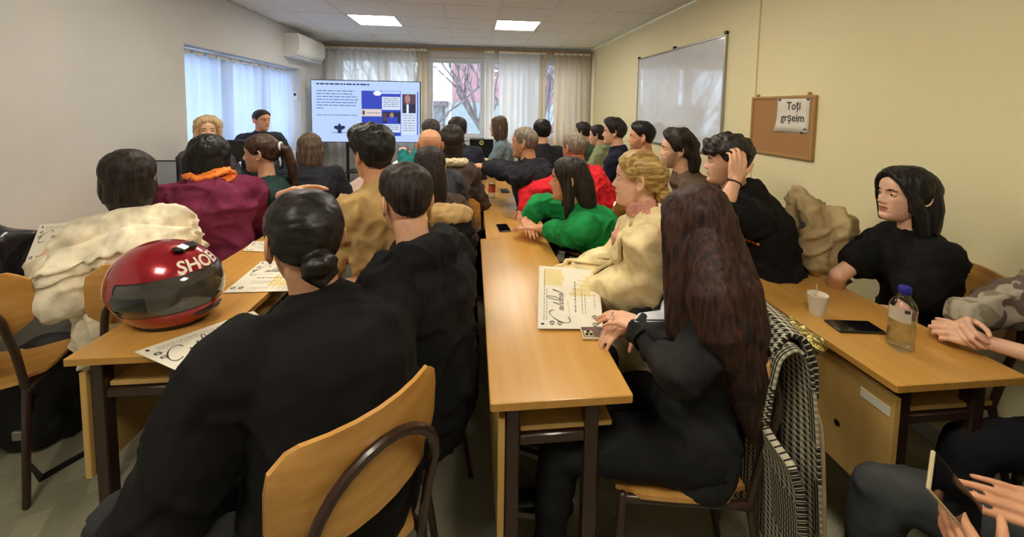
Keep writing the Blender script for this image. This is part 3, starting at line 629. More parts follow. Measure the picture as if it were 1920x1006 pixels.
# helmet
def helmet():
    M['hred'] = mat('metallic_red_lacquer', (150, 8, 30), .22, (172, 14, 38), (3, 3, 3), metal=.35, coat=1); M['visor'] = mat('smoked_visor', (62, 59, 52), .10, (72, 68, 60), coat=1); M['hblack'] = mat('black_rubber_trim', (16, 16, 17), .5); M['vent'] = mat('gloss_black_vent', (14, 14, 16), .12, coat=1); M['lining'] = mat('helmet_lining', (30, 30, 32), .95); M['decal'] = mat('cream_decal', (236, 226, 206), .5)
    c = ZP(303, 603, TH); t = thing('motorcycle_helmet', (c[0]-.0, c[1]+.03, TH), 'glossy red full face motorcycle helmet on the end of the left desk', 'helmet', rz=math.radians(-102)); t.scale = (1.08, 1.08, 1.08)
    # local: +y is the front
    def R(th, ph):                          # th from the vertical axis, ph around (0 = front)
        z = math.cos(th); s = math.sin(th); fy = math.cos(ph); fx = math.sin(ph)
        w = .140; f = .172; bk = .178; hgt = .150 if z > 0 else .150
        ll = .9+.1*min(1, 1+z) if z < 0 else 1
        y = (f if fy > 0 else bk)*fy*s; x = w*fx*s; zz = hgt*z
        if z < 0:
            k = -z; x *= 1-.10*k; y = y*(1-.05*k)+(.018*k if fy > 0 else .035*k)
            y += .012*math.exp(-((z+.55)/.3)**2)*max(0, fy)**3
        else: y -= .012*z*z
        return np.array([x, y, zz+.120])
    nth, nph = 40, 72; th = np.linspace(.02, 2.46, nth); ph = np.linspace(-math.pi, math.pi, nph, endpoint=False)
    P = np.array([[R(a, b) for b in ph] for a in th]); cen = np.array([0, 0, .120])
    g = G().rings(P, cap=False)
    inner = cen+(P[::-1]-cen)*np.array([.86, .88, .9]); g.grid(np.concatenate([P[-1:], inner]), wrapu=True)
    local('shell', g, M['hred'], t, 60)
    def patch(name, ph0, ph1, tf, m, off, n=28, k=8, edge=True):   # tf(ph) -> (th_top, th_bottom)
        pp = np.linspace(ph0, ph1, n); A = []
        for q in np.linspace(0, 1, k):
            row = []
            for b in pp:
                a0, a1 = tf(b); v = R(a0+(a1-a0)*q, b); e = off*(1 if 0 < q < 1 else .4); row.append(v+nrm(v-cen)*e)
            A.append(row)
        A = np.array(A); B = cen+(A-cen)*.985; gg = G().grid(A).grid(B[:, ::-1])
        rg = lambda X: np.vstack([X[0], X[1:, -1], X[-1, ::-1][1:], X[1:-1, 0][::-1]]); gg.grid(np.stack([rg(B), rg(A)]), wrapu=True)
        return local(name, gg, M[m], t, 50)
    patch('visor_seal', -1.76, 1.76, lambda b: (1.10+.10*abs(b)**2*.35, 1.90+.04*abs(b)-.02), 'hblack', .0022, 40)
    patch('visor', -1.70, 1.70, lambda b: (1.13+.10*abs(b)**2*.35, 1.87+.04*abs(b)-.02), 'visor', .005, 40)
    for s in (-1, 1): patch('visor_pivot', s*1.45-.3, s*1.45+.3, lambda b: (1.42, 1.82), 'vent', .0065, 12)
    patch('top_vent', -.52, .52, lambda b: (.42+.10*abs(b), .61+.13*abs(b)-.22*max(0, abs(b)-.3)), 'vent', .012)
    patch('chin_vent', -.42, .42, lambda b: (1.98+.1*abs(b), 2.13-.12*abs(b)), 'vent', .007)
    patch('vent_slider', -.2, .2, lambda b: (2.02, 2.07), 'visor', .010)
    patch('bottom_trim', -math.pi, math.pi-.001, lambda b: (2.37, 2.47), 'hblack', .004, 60, 5)
    local('lining', G().tube([(0, .0, .025), (0, 0, .07)], [(.085, .11), (.10, .125)], 24, side=(1, 0, 0), round_=False), M['lining'], t)
    V, T = text('SHOEI', .058, .1, .0014)
    def wrap(V):
        out = []
        for x, y, _ in V: v = R(.965-y/.150, -x/.132); out.append(v+nrm(v-cen)*.0018)
        return np.array(out)
    # finer triangles so that the letters follow the shell
    import bmesh
    bm = bmesh.new(); vs = [bm.verts.new((a, b, 0)) for a, b, _ in V]
    for f in T:
        try: bm.faces.new([vs[i] for i in f])
        except ValueError: pass
    bmesh.ops.subdivide_edges(bm, edges=bm.edges[:], cuts=2); bmesh.ops.triangulate(bm, faces=bm.faces[:]); bm.verts.index_update()
    VV = np.array([v.co[:] for v in bm.verts]); FF = np.array([[v.index for v in f.verts] for f in bm.faces]); bm.free()
    local('lettering', G().add(wrap(VV), T=FF), M['decal'], t, None)
    local('logo_mark', G().add(wrap(np.array([(-.02, -.034, 0), (0, -.027, 0), (.02, -.034, 0), (.006, -.034, 0), (0, -.04, 0), (-.006, -.034, 0)])), T=[(0, 5, 1), (5, 4, 1), (4, 3, 1), (3, 2, 1)]), M['decal'], t, None)
    return t
helmet()
# papers and devices farther along
def sheet(pts, label, m='paper', cat='paper', name='paper_sheet', group='loose papers on the desks'):
    pts = [np.asarray(p, float) for p in pts]; c = sum(pts)/4; t = thing(name, c, label, cat, group)
    fn = lambda u, v: pts[0]*(1-u)*(1-v)+pts[1]*u*(1-v)+pts[2]*u*v+pts[3]*(1-u)*v
    A = np.array([[fn(u, v)+(0, 0, .001) for u in np.linspace(0, 1, 6)] for v in np.linspace(0, 1, 6)]); o = obj('sheet', G().grid(A), M[m], t); o.modifiers.new('s', 'SOLIDIFY').thickness = .0012
    return t
z = TH+.002
sheet([ZP(668, 380, z), ZP(628, 378, z), ZP(640, 358, z), ZP(682, 360, z)], 'cream paper on left desk in front of man in beige jacket')
sheet([ZP(748, 312, z), ZP(735, 306, z), ZP(745, 300, z), ZP(768, 303, z)], 'white papers on the far left desk by the teal sleeve')
# black monitor / laptop on the far centre desk
t = thing('monitor', (.235, 5.08, TH), 'black computer monitor seen from behind with a round yellow sticker', 'monitor')
c0 = D(903, 279, 4.95); obj('housing', G().box((c0[0]-.155, 4.99, c0[2]-.125), (c0[0]+.155, 5.03, c0[2]+.125), bev=.008), M['black'], t)
obj('stand', G().box((c0[0]-.02, 5.0, TH), (c0[0]+.02, 5.04, c0[2]-.1), bev=.004), M['black'], t); obj('base', G().box((c0[0]-.1, 4.97, TH), (c0[0]+.1, 5.12, TH+.014), bev=.004), M['black'], t)
M['sticker'] = mat('yellow_sticker', (220, 208, 120), .5); M['silver'] = mat('silver_sticker', (210, 205, 190), .4)
s = obj('round_sticker', G().tube([(c0[0]+.0, 4.99, c0[2]+.075), (c0[0], 4.988, c0[2]+.075)], [.03, .03], 20, round_=False), M['sticker'], t); obj('sticker_print', G().box((c0[0]-.014, 4.9865, c0[2]+.066), (c0[0]+.014, 4.988, c0[2]+.084)), M['black'], s)
p = ZP(908, 328, TH); phone(p, 75, 'dark phone on the far centre desk below the man holding a tablet', L=.16)
# the tablet held by the grey haired man
pt = D(893, 309, 4.0); t = thing('tablet', pt, 'dark tablet with pale screen in the hands of grey haired man', 'tablet', rz=.2)
local('body', G().box((-.09, -.06, 0), (.09, .06, .009), bev=.003), M['black'], t); M['palescreen'] = mat('pale_screen', (150, 180, 230), .1, coat=.5); local('screen', G().box((-.082, -.053, .0088), (.082, .053, .0095)), M['palescreen'], t, None)
# screens on the far left
p = ZP(312, 350, TH); pt = D(312, 317, 3.0); t = thing('laptop', (pt[0], pt[1], TH), 'open grey laptop on the left wall desk beyond white blouse', 'laptop')
M['lapgrey'] = mat('grey_laptop_screen', (150, 160, 172), .2)
obj('lid', G().box((pt[0]-.10, pt[1], TH+.02), (pt[0]+.08, pt[1]+.012, pt[2]+.07), bev=.004), M['black'], t)
obj('screen', G().box((pt[0]-.09, pt[1]-.001, TH+.03), (pt[0]+.07, pt[1]+.001, pt[2]+.06)), M['lapgrey'], t); obj('keyboard_deck', G().box((pt[0]-.10, pt[1]-.2, TH+.001), (pt[0]+.08, pt[1], TH+.018), bev=.004), M['black'], t)
c1 = D(450, 279, 3.3); t = thing('monitor', (c1[0], c1[1], TH), 'black monitor half hidden between orange scarf and woman with ponytail', 'monitor')
obj('housing', G().box((c1[0]-.16, c1[1], c1[2]-.11), (c1[0]+.045, c1[1]+.035, c1[2]+.075), bev=.006), M['black'], t); obj('stand', G().tube([(c1[0]-.05, c1[1]+.02, TH), (c1[0]-.05, c1[1]+.02, c1[2])], [.015, .015], 10), M['black'], t)
obj('base', G().box((c1[0]-.14, c1[1]-.04, TH), (c1[0]+.03, c1[1]+.1, TH+.012), bev=.004), M['black'], t)
# gold foil bag hanging under the right desk, bags on the floor and the left desk
M['foil'] = mat('gold_foil', (206, 186, 110), .18, (232, 216, 150), (40, 40, 40), metal=.8, bump=.9, bscale=55, dist=.02)
def crumple(g, vox, amp, sc, sm=3):
    V, N, Q, T = remesh(g, vox, sm); n = vnoise(V*sc); n2 = vnoise(V*sc*2.3+7); V = V+N*((np.abs(n-.5)*2-.5)*amp+(n2-.5)*amp*.6)[:, None]
    return (V, Q, T, np.zeros(len(Q)+len(T), int))
c = D(1487, 622, 1.42); t = thing('gift_bag', (c[0], c[1], c[2]-.05), 'crinkled gold foil gift bag on the shelf under the right desk', 'bag')
obj('foil_bag', crumple(G().ell(c, (.05, .12, .045)).ell(c+(0, -.07, .01), (.045, .06, .035)), .007, .02, 40), M['foil'], t, smooth=True)
M['leather'] = mat('black_leather', (26, 27, 29), .28, (36, 37, 39), (12, 12, 12), bump=.4, bscale=90, coat=.25); M['nylon'] = mat('black_nylon', (17, 17, 18), .7, (24, 24, 25), bump=.4, bscale=200)
c = D(-12, 463, 1.75); t = thing('leather_bag', (c[0], c[1], TH), 'shiny black leather bag at the left picture edge above the empty chair', 'bag')
obj('bag_body', crumple(G().box((c[0]-.3, c[1]-.1, c[2]-.16), (c[0]+.10, c[1]+.1, c[2]+.06)).ell((c[0]-.1, c[1], c[2]+.05), (.2, .09, .07)), .016, .02, 12, 6), M['leather'], t, smooth=True)
obj('strap', G().tube([(c[0]+.02, c[1]-.05, c[2]+.08), (c[0]+.10, c[1]-.09, c[2]+.06), (c[0]+.13, c[1]-.11, c[2]-.05), (c[0]+.12, c[1]-.12, c[2]-.2)], [(.012, .004)]*4, 8), M['nylon'], t)
c = np.array([-1.98, 1.95, .16]); t = thing('backpack', (c[0], c[1], 0), 'black backpack slumped on the floor left of the red helmet desk', 'bag')
obj('bag_body', crumple(G().ell(c+(0, 0, .06), (.20, .16, .24)).ell(c+(.02, -.12, -.02), (.15, .08, .15)).box(c+(-.16, -.1, -.155), c+(.16, .12, -.05)), .014, .02, 9, 6), M['nylon'], t, smooth=True)
obj('strap', G().tube([c+(.1, -.17, .12), c+(.16, -.28, -.06), c+(.24, -.30, -.145), c+(.34, -.12, -.15), c+(.40, .0, -.15)], [(.016, .004)]*5, 8, side=(0, 0, 1)), M['nylon'], t)
obj('buckle', G().box(c+(.05, -.215, -.05), c+(.09, -.20, -.01), bev=.003), M['alu'], t)
c = np.array([-2.38, 1.62, .13]); t = thing('handbag', (c[0], c[1], 0), 'black bag on the floor behind the backpack by the left wall', 'bag')
obj('bag_body', crumple(G().box(c+(-.2, -.12, -.125), c+(.2, .12, .12)).ell(c+(0, 0, .1), (.19, .11, .09)), .014, .016, 10, 6), M['nylon'], t, smooth=True)
obj('handle', G().tube([c+(.12*math.cos(k), -.1, .14+.12*math.sin(k)) for k in np.linspace(0, math.pi, 9)], [.009]*9, 8), M['nylon'], t)
# pen, notebook beside the far bottle
p = ZP(1140, 326, TH+.001); t = thing('notebook', p, 'white notebook on the right desk in front of navy sweater', 'notebook', rz=.1)
local('cover', G().box((-.08, -.11, 0), (.08, .11, .008), bev=.001), M['paper'], t); local('page_block', G().box((-.077, -.107, .0005), (.0805, .107, .0075)), M['paper2'], t)
# ------------------------------------------------------------------ people
def cr(x, xs, ys):
    "smooth profile through control points"
    xx = np.linspace(xs[0], xs[-1], 401); yy = np.interp(xx, xs, ys); k = np.exp(-np.linspace(-2, 2, 25)**2); k /= k.sum()
    p = np.concatenate([2*yy[0]-yy[12:0:-1], yy, 2*yy[-1]-yy[-2:-14:-1]]); return np.interp(x, xx, np.convolve(p, k, 'valid'))
HT = [-1.0, -.97, -.90, -.78, -.62, -.45, -.25, 0, .2, .4, .6, .8, .92, 1.0]
HWd = [0, .022, .034, .044, .053, .060, .066, .071, .075, .076, .071, .056, .037, 0]
HF = [.035, .070, .082, .087, .084, .086, .086, .083, .089, .088, .079, .060, .038, -.002]
HB = [.035, .004, -.012, -.028, -.045, -.062, -.079, -.092, -.098, -.098, -.089, -.067, -.043, -.002]
def gs(x, c, s): return np.exp(-((x-c)/s)**2)
def head_grid(nv, nu, face=True, fem=False, nose=1.0):
    v = np.linspace(.012, .988, nv); t = -np.cos(math.pi*v); a = np.linspace(-math.pi, math.pi, nu, endpoint=False); ph = a-.5*np.sin(a)
    w = cr(t, HT, HWd); f = cr(t, HT, HF); b = cr(t, HT, HB); e = np.sqrt(np.clip(1-t**2, 0, 1)); cap = np.clip(e*3.2, 0, 1)**.6
    mid = np.interp(t, [-1, -.6, 0, 1], [.035, .018, .0, -.002]); w = w*(.93 if fem else 1)
    T_, PH = np.meshgrid(t, ph, indexing='ij'); s, c = np.sin(PH), np.cos(PH)
    x = w[:, None]*np.sign(s)*np.abs(s)**.92
    y = mid[:, None]+np.where(c > 0, (f-mid)[:, None]*np.abs(c)**.82, -(mid-b)[:, None]*np.abs(c)**.95)
    z = .118*T_
    if face:
        fr = np.clip(c*1.6, 0, 1); ax = np.abs(x); d = np.zeros_like(x)
        nh = np.interp(T_, [-.37, -.31, -.25, -.1, .04, .17], [0, .013, .023, .015, .006, 0]); nw = np.interp(T_, [-.3, -.2, .1], [.0135, .0105, .008])
        d += nose*nh*np.exp(-(x/nw)**2)+.006*gs(ax, .0125, .006)*gs(T_, -.27, .05)
        d -= (.0085)*gs(ax, .031, .015)*gs(T_, .03, .10)
        d += (.002 if fem else .0045)*gs(ax, .026, .022)*gs(T_, .18, .06)+.004*gs(ax, .045, .018)*gs(T_, -.14, .14)
        d += .006*gs(x, 0, .024)*gs(T_, -.455, .045)+.007*gs(x, 0, .02)*gs(T_, -.565, .05)-.006*gs(x, 0, .027)*gs(T_, -.507, .018)-.004*gs(x, 0, .02)*gs(T_, -.67, .05)+(.002 if fem else .005)*gs(x, 0, .02)*gs(T_, -.82, .09)
        y = y+d*fr
    P = np.stack([x, y, z], -1)
    tc = (T_[:-1]+T_[1:])/2; xc = np.abs(x[:-1]+np.roll(x, -1, 1)[:-1])/2; cc = c[:-1] > .25
    mi = np.zeros(tc.shape, int)
    tcx = tc
    mi[(tcx < np.interp(xc, [0, .012, .03, .05, .062, .075], [-.40, -.38, -.50, -.40, -.20, .05])) & (c[:-1] > -.12) & (tcx > -1.1)] = 3
    mi[cc & (tc > -.60) & (tc < -.425) & (xc < .023-.05*np.abs(tc+.51))] = 1
    bl = np.interp(xc, [.012, .034, .05], [.165, .205, .150]); mi[cc & (np.abs(tc-bl) < np.interp(xc, [.012, .03, .05], [.034, .030, .016])) & (xc > .013) & (xc < .05)] = 2
    return P, T_, PH, mi
def ear_geo(g, s, m=0):
    th = math.radians(22); X = np.array([s*math.sin(th), -math.cos(th), 0]); Nn = np.array([s*math.cos(th), math.sin(th), 0]); c = np.array([s*.0725, -.006, -.002])
    Mx = np.stack([X, Nn, np.array([0, 0, 1.])], 1); g.ell(c+X*.010, (.017, .005, .029), Mx, 14, 8, m)
    a = np.linspace(-2.3, 2.6, 16); pts = [c+X*(.010+.0165*math.cos(k))+Nn*.006+np.array([0, 0, .002+.030*math.sin(k)*(1 if math.sin(k) > 0 else .85)]) for k in a]
    g.tube(pts, [.0042]*16, 8, m=m); g.ell(c+X*.004+np.array([0, 0, -.028])+Nn*.004, (.008, .005, .008), Mx, 10, 6, m)
def rotz(a): a = math.radians(a); return np.array([[math.cos(a), -math.sin(a), 0], [math.sin(a), math.cos(a), 0], [0, 0, 1]])
def rotx(a): a = math.radians(a); return np.array([[1, 0, 0], [0, math.cos(a), -math.sin(a)], [0, math.sin(a), math.cos(a)]])
def roty(a): a = math.radians(a); return np.array([[math.cos(a), 0, math.sin(a)], [0, 1, 0], [-math.sin(a), 0, math.cos(a)]])
def axrot(ax, ang): return np.array(Matrix.Rotation(ang, 3, Vector(ax)))
def hand(g, wr, d, pn, side, curl=.45, s=1.0, spread=.07, thumb=.5, curls=None):
    d = nrm(d); pn = nrm(np.asarray(pn, float)-d*np.dot(pn, d)); th = side*np.cross(d, pn); P = lambda f, t, n=0: wr+s*(d*f+th*t+pn*n)
    fw = (.088, .093, .088, .079); lt = (.029, .009, -.011, -.029); L = ((.042, .025, .021), (.047, .029, .022), (.043, .027, .021), (.033, .020, .019)); rd = (.0088, .009, .0085, .0075)
    for i in range(4):
        k = P(fw[i], lt[i]); g.tube([P(-.005, lt[i]*.45), P(fw[i]*.5, lt[i]*.85), k], [.0135*s, .0135*s, .0105*s], 10)
        dd = nrm(d+th*(lt[i]*2.2*spread/.07*.5)); q = k; ax = np.cross(dd, pn); c = curl if curls is None else curls[i]
        for j in range(3):
            dd = axrot(ax, c*(.75, 1.0, .7)[j])@dd; q2 = q+dd*L[i][j]*s; g.tube([q, q2], [rd[i]*(1, .92, .84)[j]*s, rd[i]*(.93, .84, .72)[j]*s], 10); q = q2
    g.tube([P(.01, .012), P(.035, .026, .008)], [.016*s, .0145*s], 10); g.tube([P(.01, -.02, .004), P(.055, -.022, .004)], [.013*s, .012*s], 10)
    b = P(.022, .026, .006); dd = nrm(d*(.55+.25*thumb)+th*(.85-.45*thumb)+pn*(.15+.35*thumb)); ax = nrm(np.cross(dd, d+pn*.3)); q = b
    for j, l in enumerate((.043, .031, .025)):
        q2 = q+dd*l*s; g.tube([q, q2], [(.0125, .0098, .0088)[j]*s, (.0098, .009, .0072)[j]*s], 10); q = q2; dd = axrot(ax, .28*thumb)@dd
def ik(a, w, l1, l2, pole):
    v = w-a; L = np.linalg.norm(v); L2 = min(L, (l1+l2)*.995); u = v/L; x = (l1*l1-l2*l2+L2*L2)/(2*L2); h = math.sqrt(max(0, l1*l1-x*x))
    p = nrm(np.asarray(pole, float)-u*np.dot(pole, u)); return a+u*x+p*h, a+u*L2
def fold(V, N, amp, sc=11, seed=0):
    a = vnoise(V*np.array([sc, sc, sc*1.5])+seed*3.7); b = vnoise(V*sc*2.4+seed*5.1+3); r = 1-np.abs(2*a-1)*2.2; r2 = 1-np.abs(2*b-1)*2
    c3 = vnoise(V*np.array([sc*.9, sc*.9, sc*.45])+seed*1.3+9); r3 = np.clip(1-np.abs(2*c3-1)*5, 0, 1)
    dg = np.stack([V[:, 0]*.7+V[:, 2]*.7, V[:, 1], V[:, 2]*.7-V[:, 0]*.7], -1); dw = (vnoise(V*6+seed)-.5)[:, None]*.12; n4 = vnoise((dg+dw)*np.array([sc*.35, sc*1.1, sc*1.5])+seed*2.9+4); n5 = vnoise((dg+dw)*np.array([sc*1.6, sc*1.1, sc*.4])+seed*1.9+14)
    r4 = np.exp(-((n4-.5)/.07)**2)+np.exp(-((n5-.5)/.06)**2)*.8
    return V+N*(amp*(np.clip(r, -.6, 1)*.6+.25*r2+.8*r3+1.3*r4-.6))[:, None]
SK = {k: skinm('skin_'+k, c) for k, c in dict(light=(222, 170, 138), fair=(226, 178, 150), tan=(198, 144, 110), warm=(208, 150, 114)).items()}
SKC = dict(light=(222, 170, 138), fair=(226, 178, 150), tan=(198, 144, 110), warm=(208, 150, 114))
LIP = mat('lips', (178, 100, 88), .4); LIPM = mat('pale_lips', (188, 122, 104), .45)
STB = {k: mat('stubble_'+k, tuple(v*.8 for v in c), .65, tuple(v*.93 for v in c), (220, 220, 220)) for k, c in SKC.items()}
BROW = mat('eyebrow_hair', (48, 36, 28), .7); BROWB = mat('blond_eyebrow', (150, 112, 74), .7)
HM = {}
for k, (a, b, r_) in dict(black=((14, 13, 14), (40, 37, 37), .38), dark=((24, 19, 17), (58, 47, 42), .45), brown=((42, 28, 21), (84, 58, 44), .42), auburn=((30, 18, 15), (72, 42, 32), .5), ash=((70, 56, 46), (112, 92, 76), .5), blond=((158, 122, 66), (206, 172, 108), .42), paleblond=((178, 146, 104), (224, 198, 154), .5), grey=((104, 94, 82), (160, 148, 132), .6), darkgrey=((52, 48, 46), (96, 90, 86), .6)).items():
    HM[k] = hairm(k+'_hair', a, b, rough=r_)
HM['slick'] = hairm('slick_black_hair', (12, 11, 12), (44, 40, 38), (14, 60, 60), .3); HM['slickblond'] = hairm('combed_blond_hair', (138, 102, 52), (212, 178, 112), (9, 80, 80), .38)
HM['curl'] = mat('curly_black_hair', (16, 14, 13), .5, (50, 44, 38), (60, 60, 60), 5, (.4, .66), bump=.9, dist=.006)
SHOE = mat('black_shoe_leather', (20, 19, 19), .3, coat=.3); SOLE = mat('pale_rubber_sole', (186, 180, 166), .6)
HAIRLINE = dict(short=[(-1, .62), (0, .62), (.7, .50), (1.1, .30), (1.35, -.12), (1.7, -.10), (2.1, -.36), (3.15, -.50)], long=[(0, .60), (.6, .46), (.95, .10), (1.2, -.2), (1.5, -.6), (3.15, -.75)], fade=[(0, .60), (.8, .46), (1.15, .28), (1.4, .02), (1.8, -.06), (2.2, -.36), (3.15, -.52)], full=[(0, .52), (.55, .30), (.9, -.15), (1.2, -.55), (3.15, -.8)], up=[(0, .60), (.6, .50), (1.0, .28), (1.3, .02), (1.7, -.02), (2.2, -.28), (3.15, -.45)], ring=[(0, .99), (1.2, .95), (1.5, .25), (2.4, .25), (3.15, .15)])
def hair_geo(h, res=1.0):
    st = h.get('line', 'short'); nv, nu = 44, 60; P, T_, PH, _ = head_grid(nv, nu, False)
    hl = HAIRLINE[st]; tl = np.interp(np.abs(PH), [q[0] for q in hl], [q[1] for q in hl]); m = np.clip((T_-tl)/h.get('edge', .16), 0, 1); m = m*m*(3-2*m)
    top, sd, bk = h.get('th', (.022, .012, .014)); up = np.clip((T_-.15)/.6, 0, 1); back = np.clip((np.abs(PH)-1.6)/1.2, 0, 1)
    th = top*up+(sd*(1-back)+bk*back)*(1-up); fr = h.get('front', 0)*np.clip(np.cos(PH), 0, 1)*gs(T_, .75, .3); th = th+fr
    n = vnoise(P.reshape(-1, 3)*h.get('nsc', 30)+h.get('seed', 0)).reshape(T_.shape); th = th*(1+h.get('namp', .3)*(n-.5)*2)
    c = np.array([0, -.004, .02]); dr = P-c; dr /= np.linalg.norm(dr, axis=-1, keepdims=True); off = np.where(m > 0, m*th+(1-m)*-.008, -.013)
    g = G().rings(P+dr*off[..., None])
    h.get('extra', lambda g: None)(g)
    V, N, Q, T = remesh(g, h.get('vox', .0055), h.get('sm', 2))
    ss = h.get('strand', (70, 70, 6)); a = vnoise(V*np.array(ss)*1.0+11); b = vnoise(V*np.array(ss)*2.1+5); V = V+N*(((1-np.abs(2*a-1))*.7+(b-.5)*.8-.35)*h.get('samp', .0045))[:, None]
    return V, Q, T
people = []
def person(label, px, d, yaw, byaw=None, pitch=0, roll=0, hs=1., lean=(.06, 0), hunch=.02, fem=False, w=1., dp=1., skin='light', hair=None, haircol='dark', top=None, top_name='sweater', legs=(28, 28, 32), armL=None, armR=None, beard=False, brows=None, lip=None, nose=1., res=.8, eyes=True, neck=(0, 0), seat=.55, head=True, sit=True, sw=None, torso_s=1., neckz=.0, legdir=None, thigh=.42, foot=.03):
    byaw = yaw if byaw is None else byaw; Hm = rotz(yaw)@rotx(pitch)@roty(roll); Bm = rotz(byaw); Rb, Fb = Bm[:, 0], Bm[:, 1]; Z = np.array([0, 0, 1.])
    hc = D(*px, d) if len(px) == 2 else np.asarray(px, float)
    nb = hc-Fb*(.045-neck[0])*hs+Rb*neck[1]-Z*(.180+neckz)*hs
    pel = np.array([nb[0], nb[1], seat])-Fb*lean[0]-Rb*lean[1]
    t = thing('person', (pel[0], pel[1], 0), label, 'person'); H = lambda p: hc+(np.asarray(p)*hs)@Hm.T
    wl = lambda f, r, u: np.array([pel[0], pel[1], 0])+Fb*f+Rb*r+Z*u
    c1 = pel+Z*(nb[2]-pel[2])*.6-Fb*hunch
    def sp(s): return pel*(1-s)**2+2*c1*s*(1-s)+nb*s*s
    S = np.array([0, .12, .3, .5, .68, .82, .92, 1.0])
    if fem: TW = np.array([.172, .176, .142, .138, .150, .146, .115, .056]); TD = np.array([.118, .122, .100, .102, .112, .098, .078, .054])
    else: TW = np.array([.165, .170, .156, .160, .174, .172, .132, .066]); TD = np.array([.118, .122, .112, .114, .120, .108, .084, .060])
    TW = TW*w*hs; TD = TD*dp*hs*(w**.5); sw = (.150 if fem else .172)*w*hs if sw is None else sw
    shz = sp(.87); SJ = [shz+Rb*s*sw+Z*.005 for s in (-1, 1)]
    al = (.285*hs, .25*hs); arms = []
    for k, (a, s) in enumerate(((armL, -1), (armR, 1))):
        a = dict(a or {}); wt = a.get('w'); wt = wl(.34, s*.11, .80) if wt is None else (wl(*wt[1:]) if isinstance(wt[0], str) else np.asarray(wt, float))
        e, wt2 = ik(SJ[k], wt, al[0]*a.get('len', 1), al[1]*a.get('len', 1), a.get('pole', Rb*s*.5-Z*.9-Fb*.2)) if a.get('e') is None else (np.asarray(a['e'], float), wt); arms.append((a, e, wt2))
    sk = SK[skin]; bm = [sk, lip or (LIP if fem else LIPM), brows or BROW, STB[skin] if beard else sk]
    # --- body: head, neck, torso core, arms and hands in one mesh
    body = G()
    if head:
        nv, nu = (72, 84) if res < .85 else (46, 56)
        P, T_, PH, mi = head_grid(nv, nu, True, fem, nose); hg = G(); hg.grid(P, m=0, wrapu=True); hg.mq[-1] = mi.reshape(-1).copy()
        for r_, fl in ((P[0], 1), (P[-1], 0)):
            b = hg.n; hg.v.append(r_.mean(0)[None]); hg.n += 1; st = 0 if fl else (nv-1)*nu; i = np.arange(nu)+st; j = np.roll(i, -1)
            hg.t.append(np.stack([np.full(nu, b), j, i] if fl else [np.full(nu, b), i, j], -1)); hg.mt.append(np.zeros(nu, int))
        ear_geo(hg, 1); ear_geo(hg, -1); body.merge(hg, Hm*hs, hc)
    core = G()
    nt = H((0, -.022, -.05)) if head else nb+Z*.08; nr = (.050 if fem else .058)*hs*w**.3
    core.tube([nb-Z*.05, nb+(nt-nb)*.35, nb+(nt-nb)*.7, nt], [nr*1.15, nr, nr*.95, nr*.95], 16)
    core.tube([sp(s) for s in S], list(zip(TW*.93, TD*.93)), 20, side=Rb)
    for k in (0, 1): core.tube([sp(.93), SJ[k]], [.05*hs, .045*hs], 12)
    V, N, Q, T = remesh(core, .012, 4); body.add(V, Q, T)
    for k, (a, e, wt) in enumerate(arms):
        if a.get('off'): continue
        g = G(); s = (-1, 1)[k]; fd = nrm(wt-e); hd = np.asarray(a.get('hd', fd), float); pn = np.asarray(a.get('pn', (0, 0, -1.)), float); ks = hs*a.get('s', 1)*(.92 if fem else 1)
        g.tube([SJ[k], SJ[k]*.5+e*.5, e], [.043*ks, .042*ks, .036*ks], 12); g.tube([e, e+(wt-e)*.3, e+(wt-e)*.75, wt], [.036*ks, .040*ks, .029*ks, (.025*ks)], 12)
        hand(g, wt+fd*.004, hd, pn, s, a.get('curl', .45), ks*1.02, a.get('spread', .07), a.get('thumb', .5), a.get('curls'))
        V, N, Q, T = remesh(g, a.get('vox', .0055), 2); body.add(V, Q, T)
    obj('body', body, bm, t, smooth=True)
    if eyes and head:
        em = [M['eyewhite'], M['iris'], sk]
        for s in (-1, 1):
            nu_, nv_ = 16, 12; g = G().ell((0, 0, 0), .0122, nu=nu_, nv=nv_); V, Q, T, m = g.arr(); cq = V[Q].mean(1)/.0122; m = np.zeros(len(Q)+len(T), int); m[:len(Q)][cq[:, 1] > .80] = 1; m[:len(Q)][(cq[:, 2] > .36) | (cq[:, 2] < -.42) | (np.abs(cq[:, 0]) > .78)] = 2
            ey = np.array([s*.031, (.0695 if not fem else .069), .0035]); V = V+ey
            V = hc-np.array(t.matrix_world.translation)*0+(V*hs)@Hm.T; obj('eye', (V, Q, T, m), em, t, smooth=True)
    # --- garment
    tp = dict(col=(60, 60, 60), th=.012, amp=.005, sleeve=1., name=top_name); tp.update(top or {}); th = tp['th']; g = G(); e = tp.get('grow', 0)
    Sg = S.copy(); g.tube([sp(s)-(Z*.06 if s == 0 else 0) for s in Sg[:-1]]+[sp(.965)], list(zip(np.append(TW[:-1]+th+e, TW[-1]*1.15+th), np.append(TD[:-1]+th+e, TD[-1]*1.2+th))), 24, side=Rb)
    if fem:
        for s in (-1, 1): g.ell(sp(.58)+Fb*(TD[3]*.78)+Rb*s*.065*hs, (.068*hs, .055*hs, .072*hs), Bm)
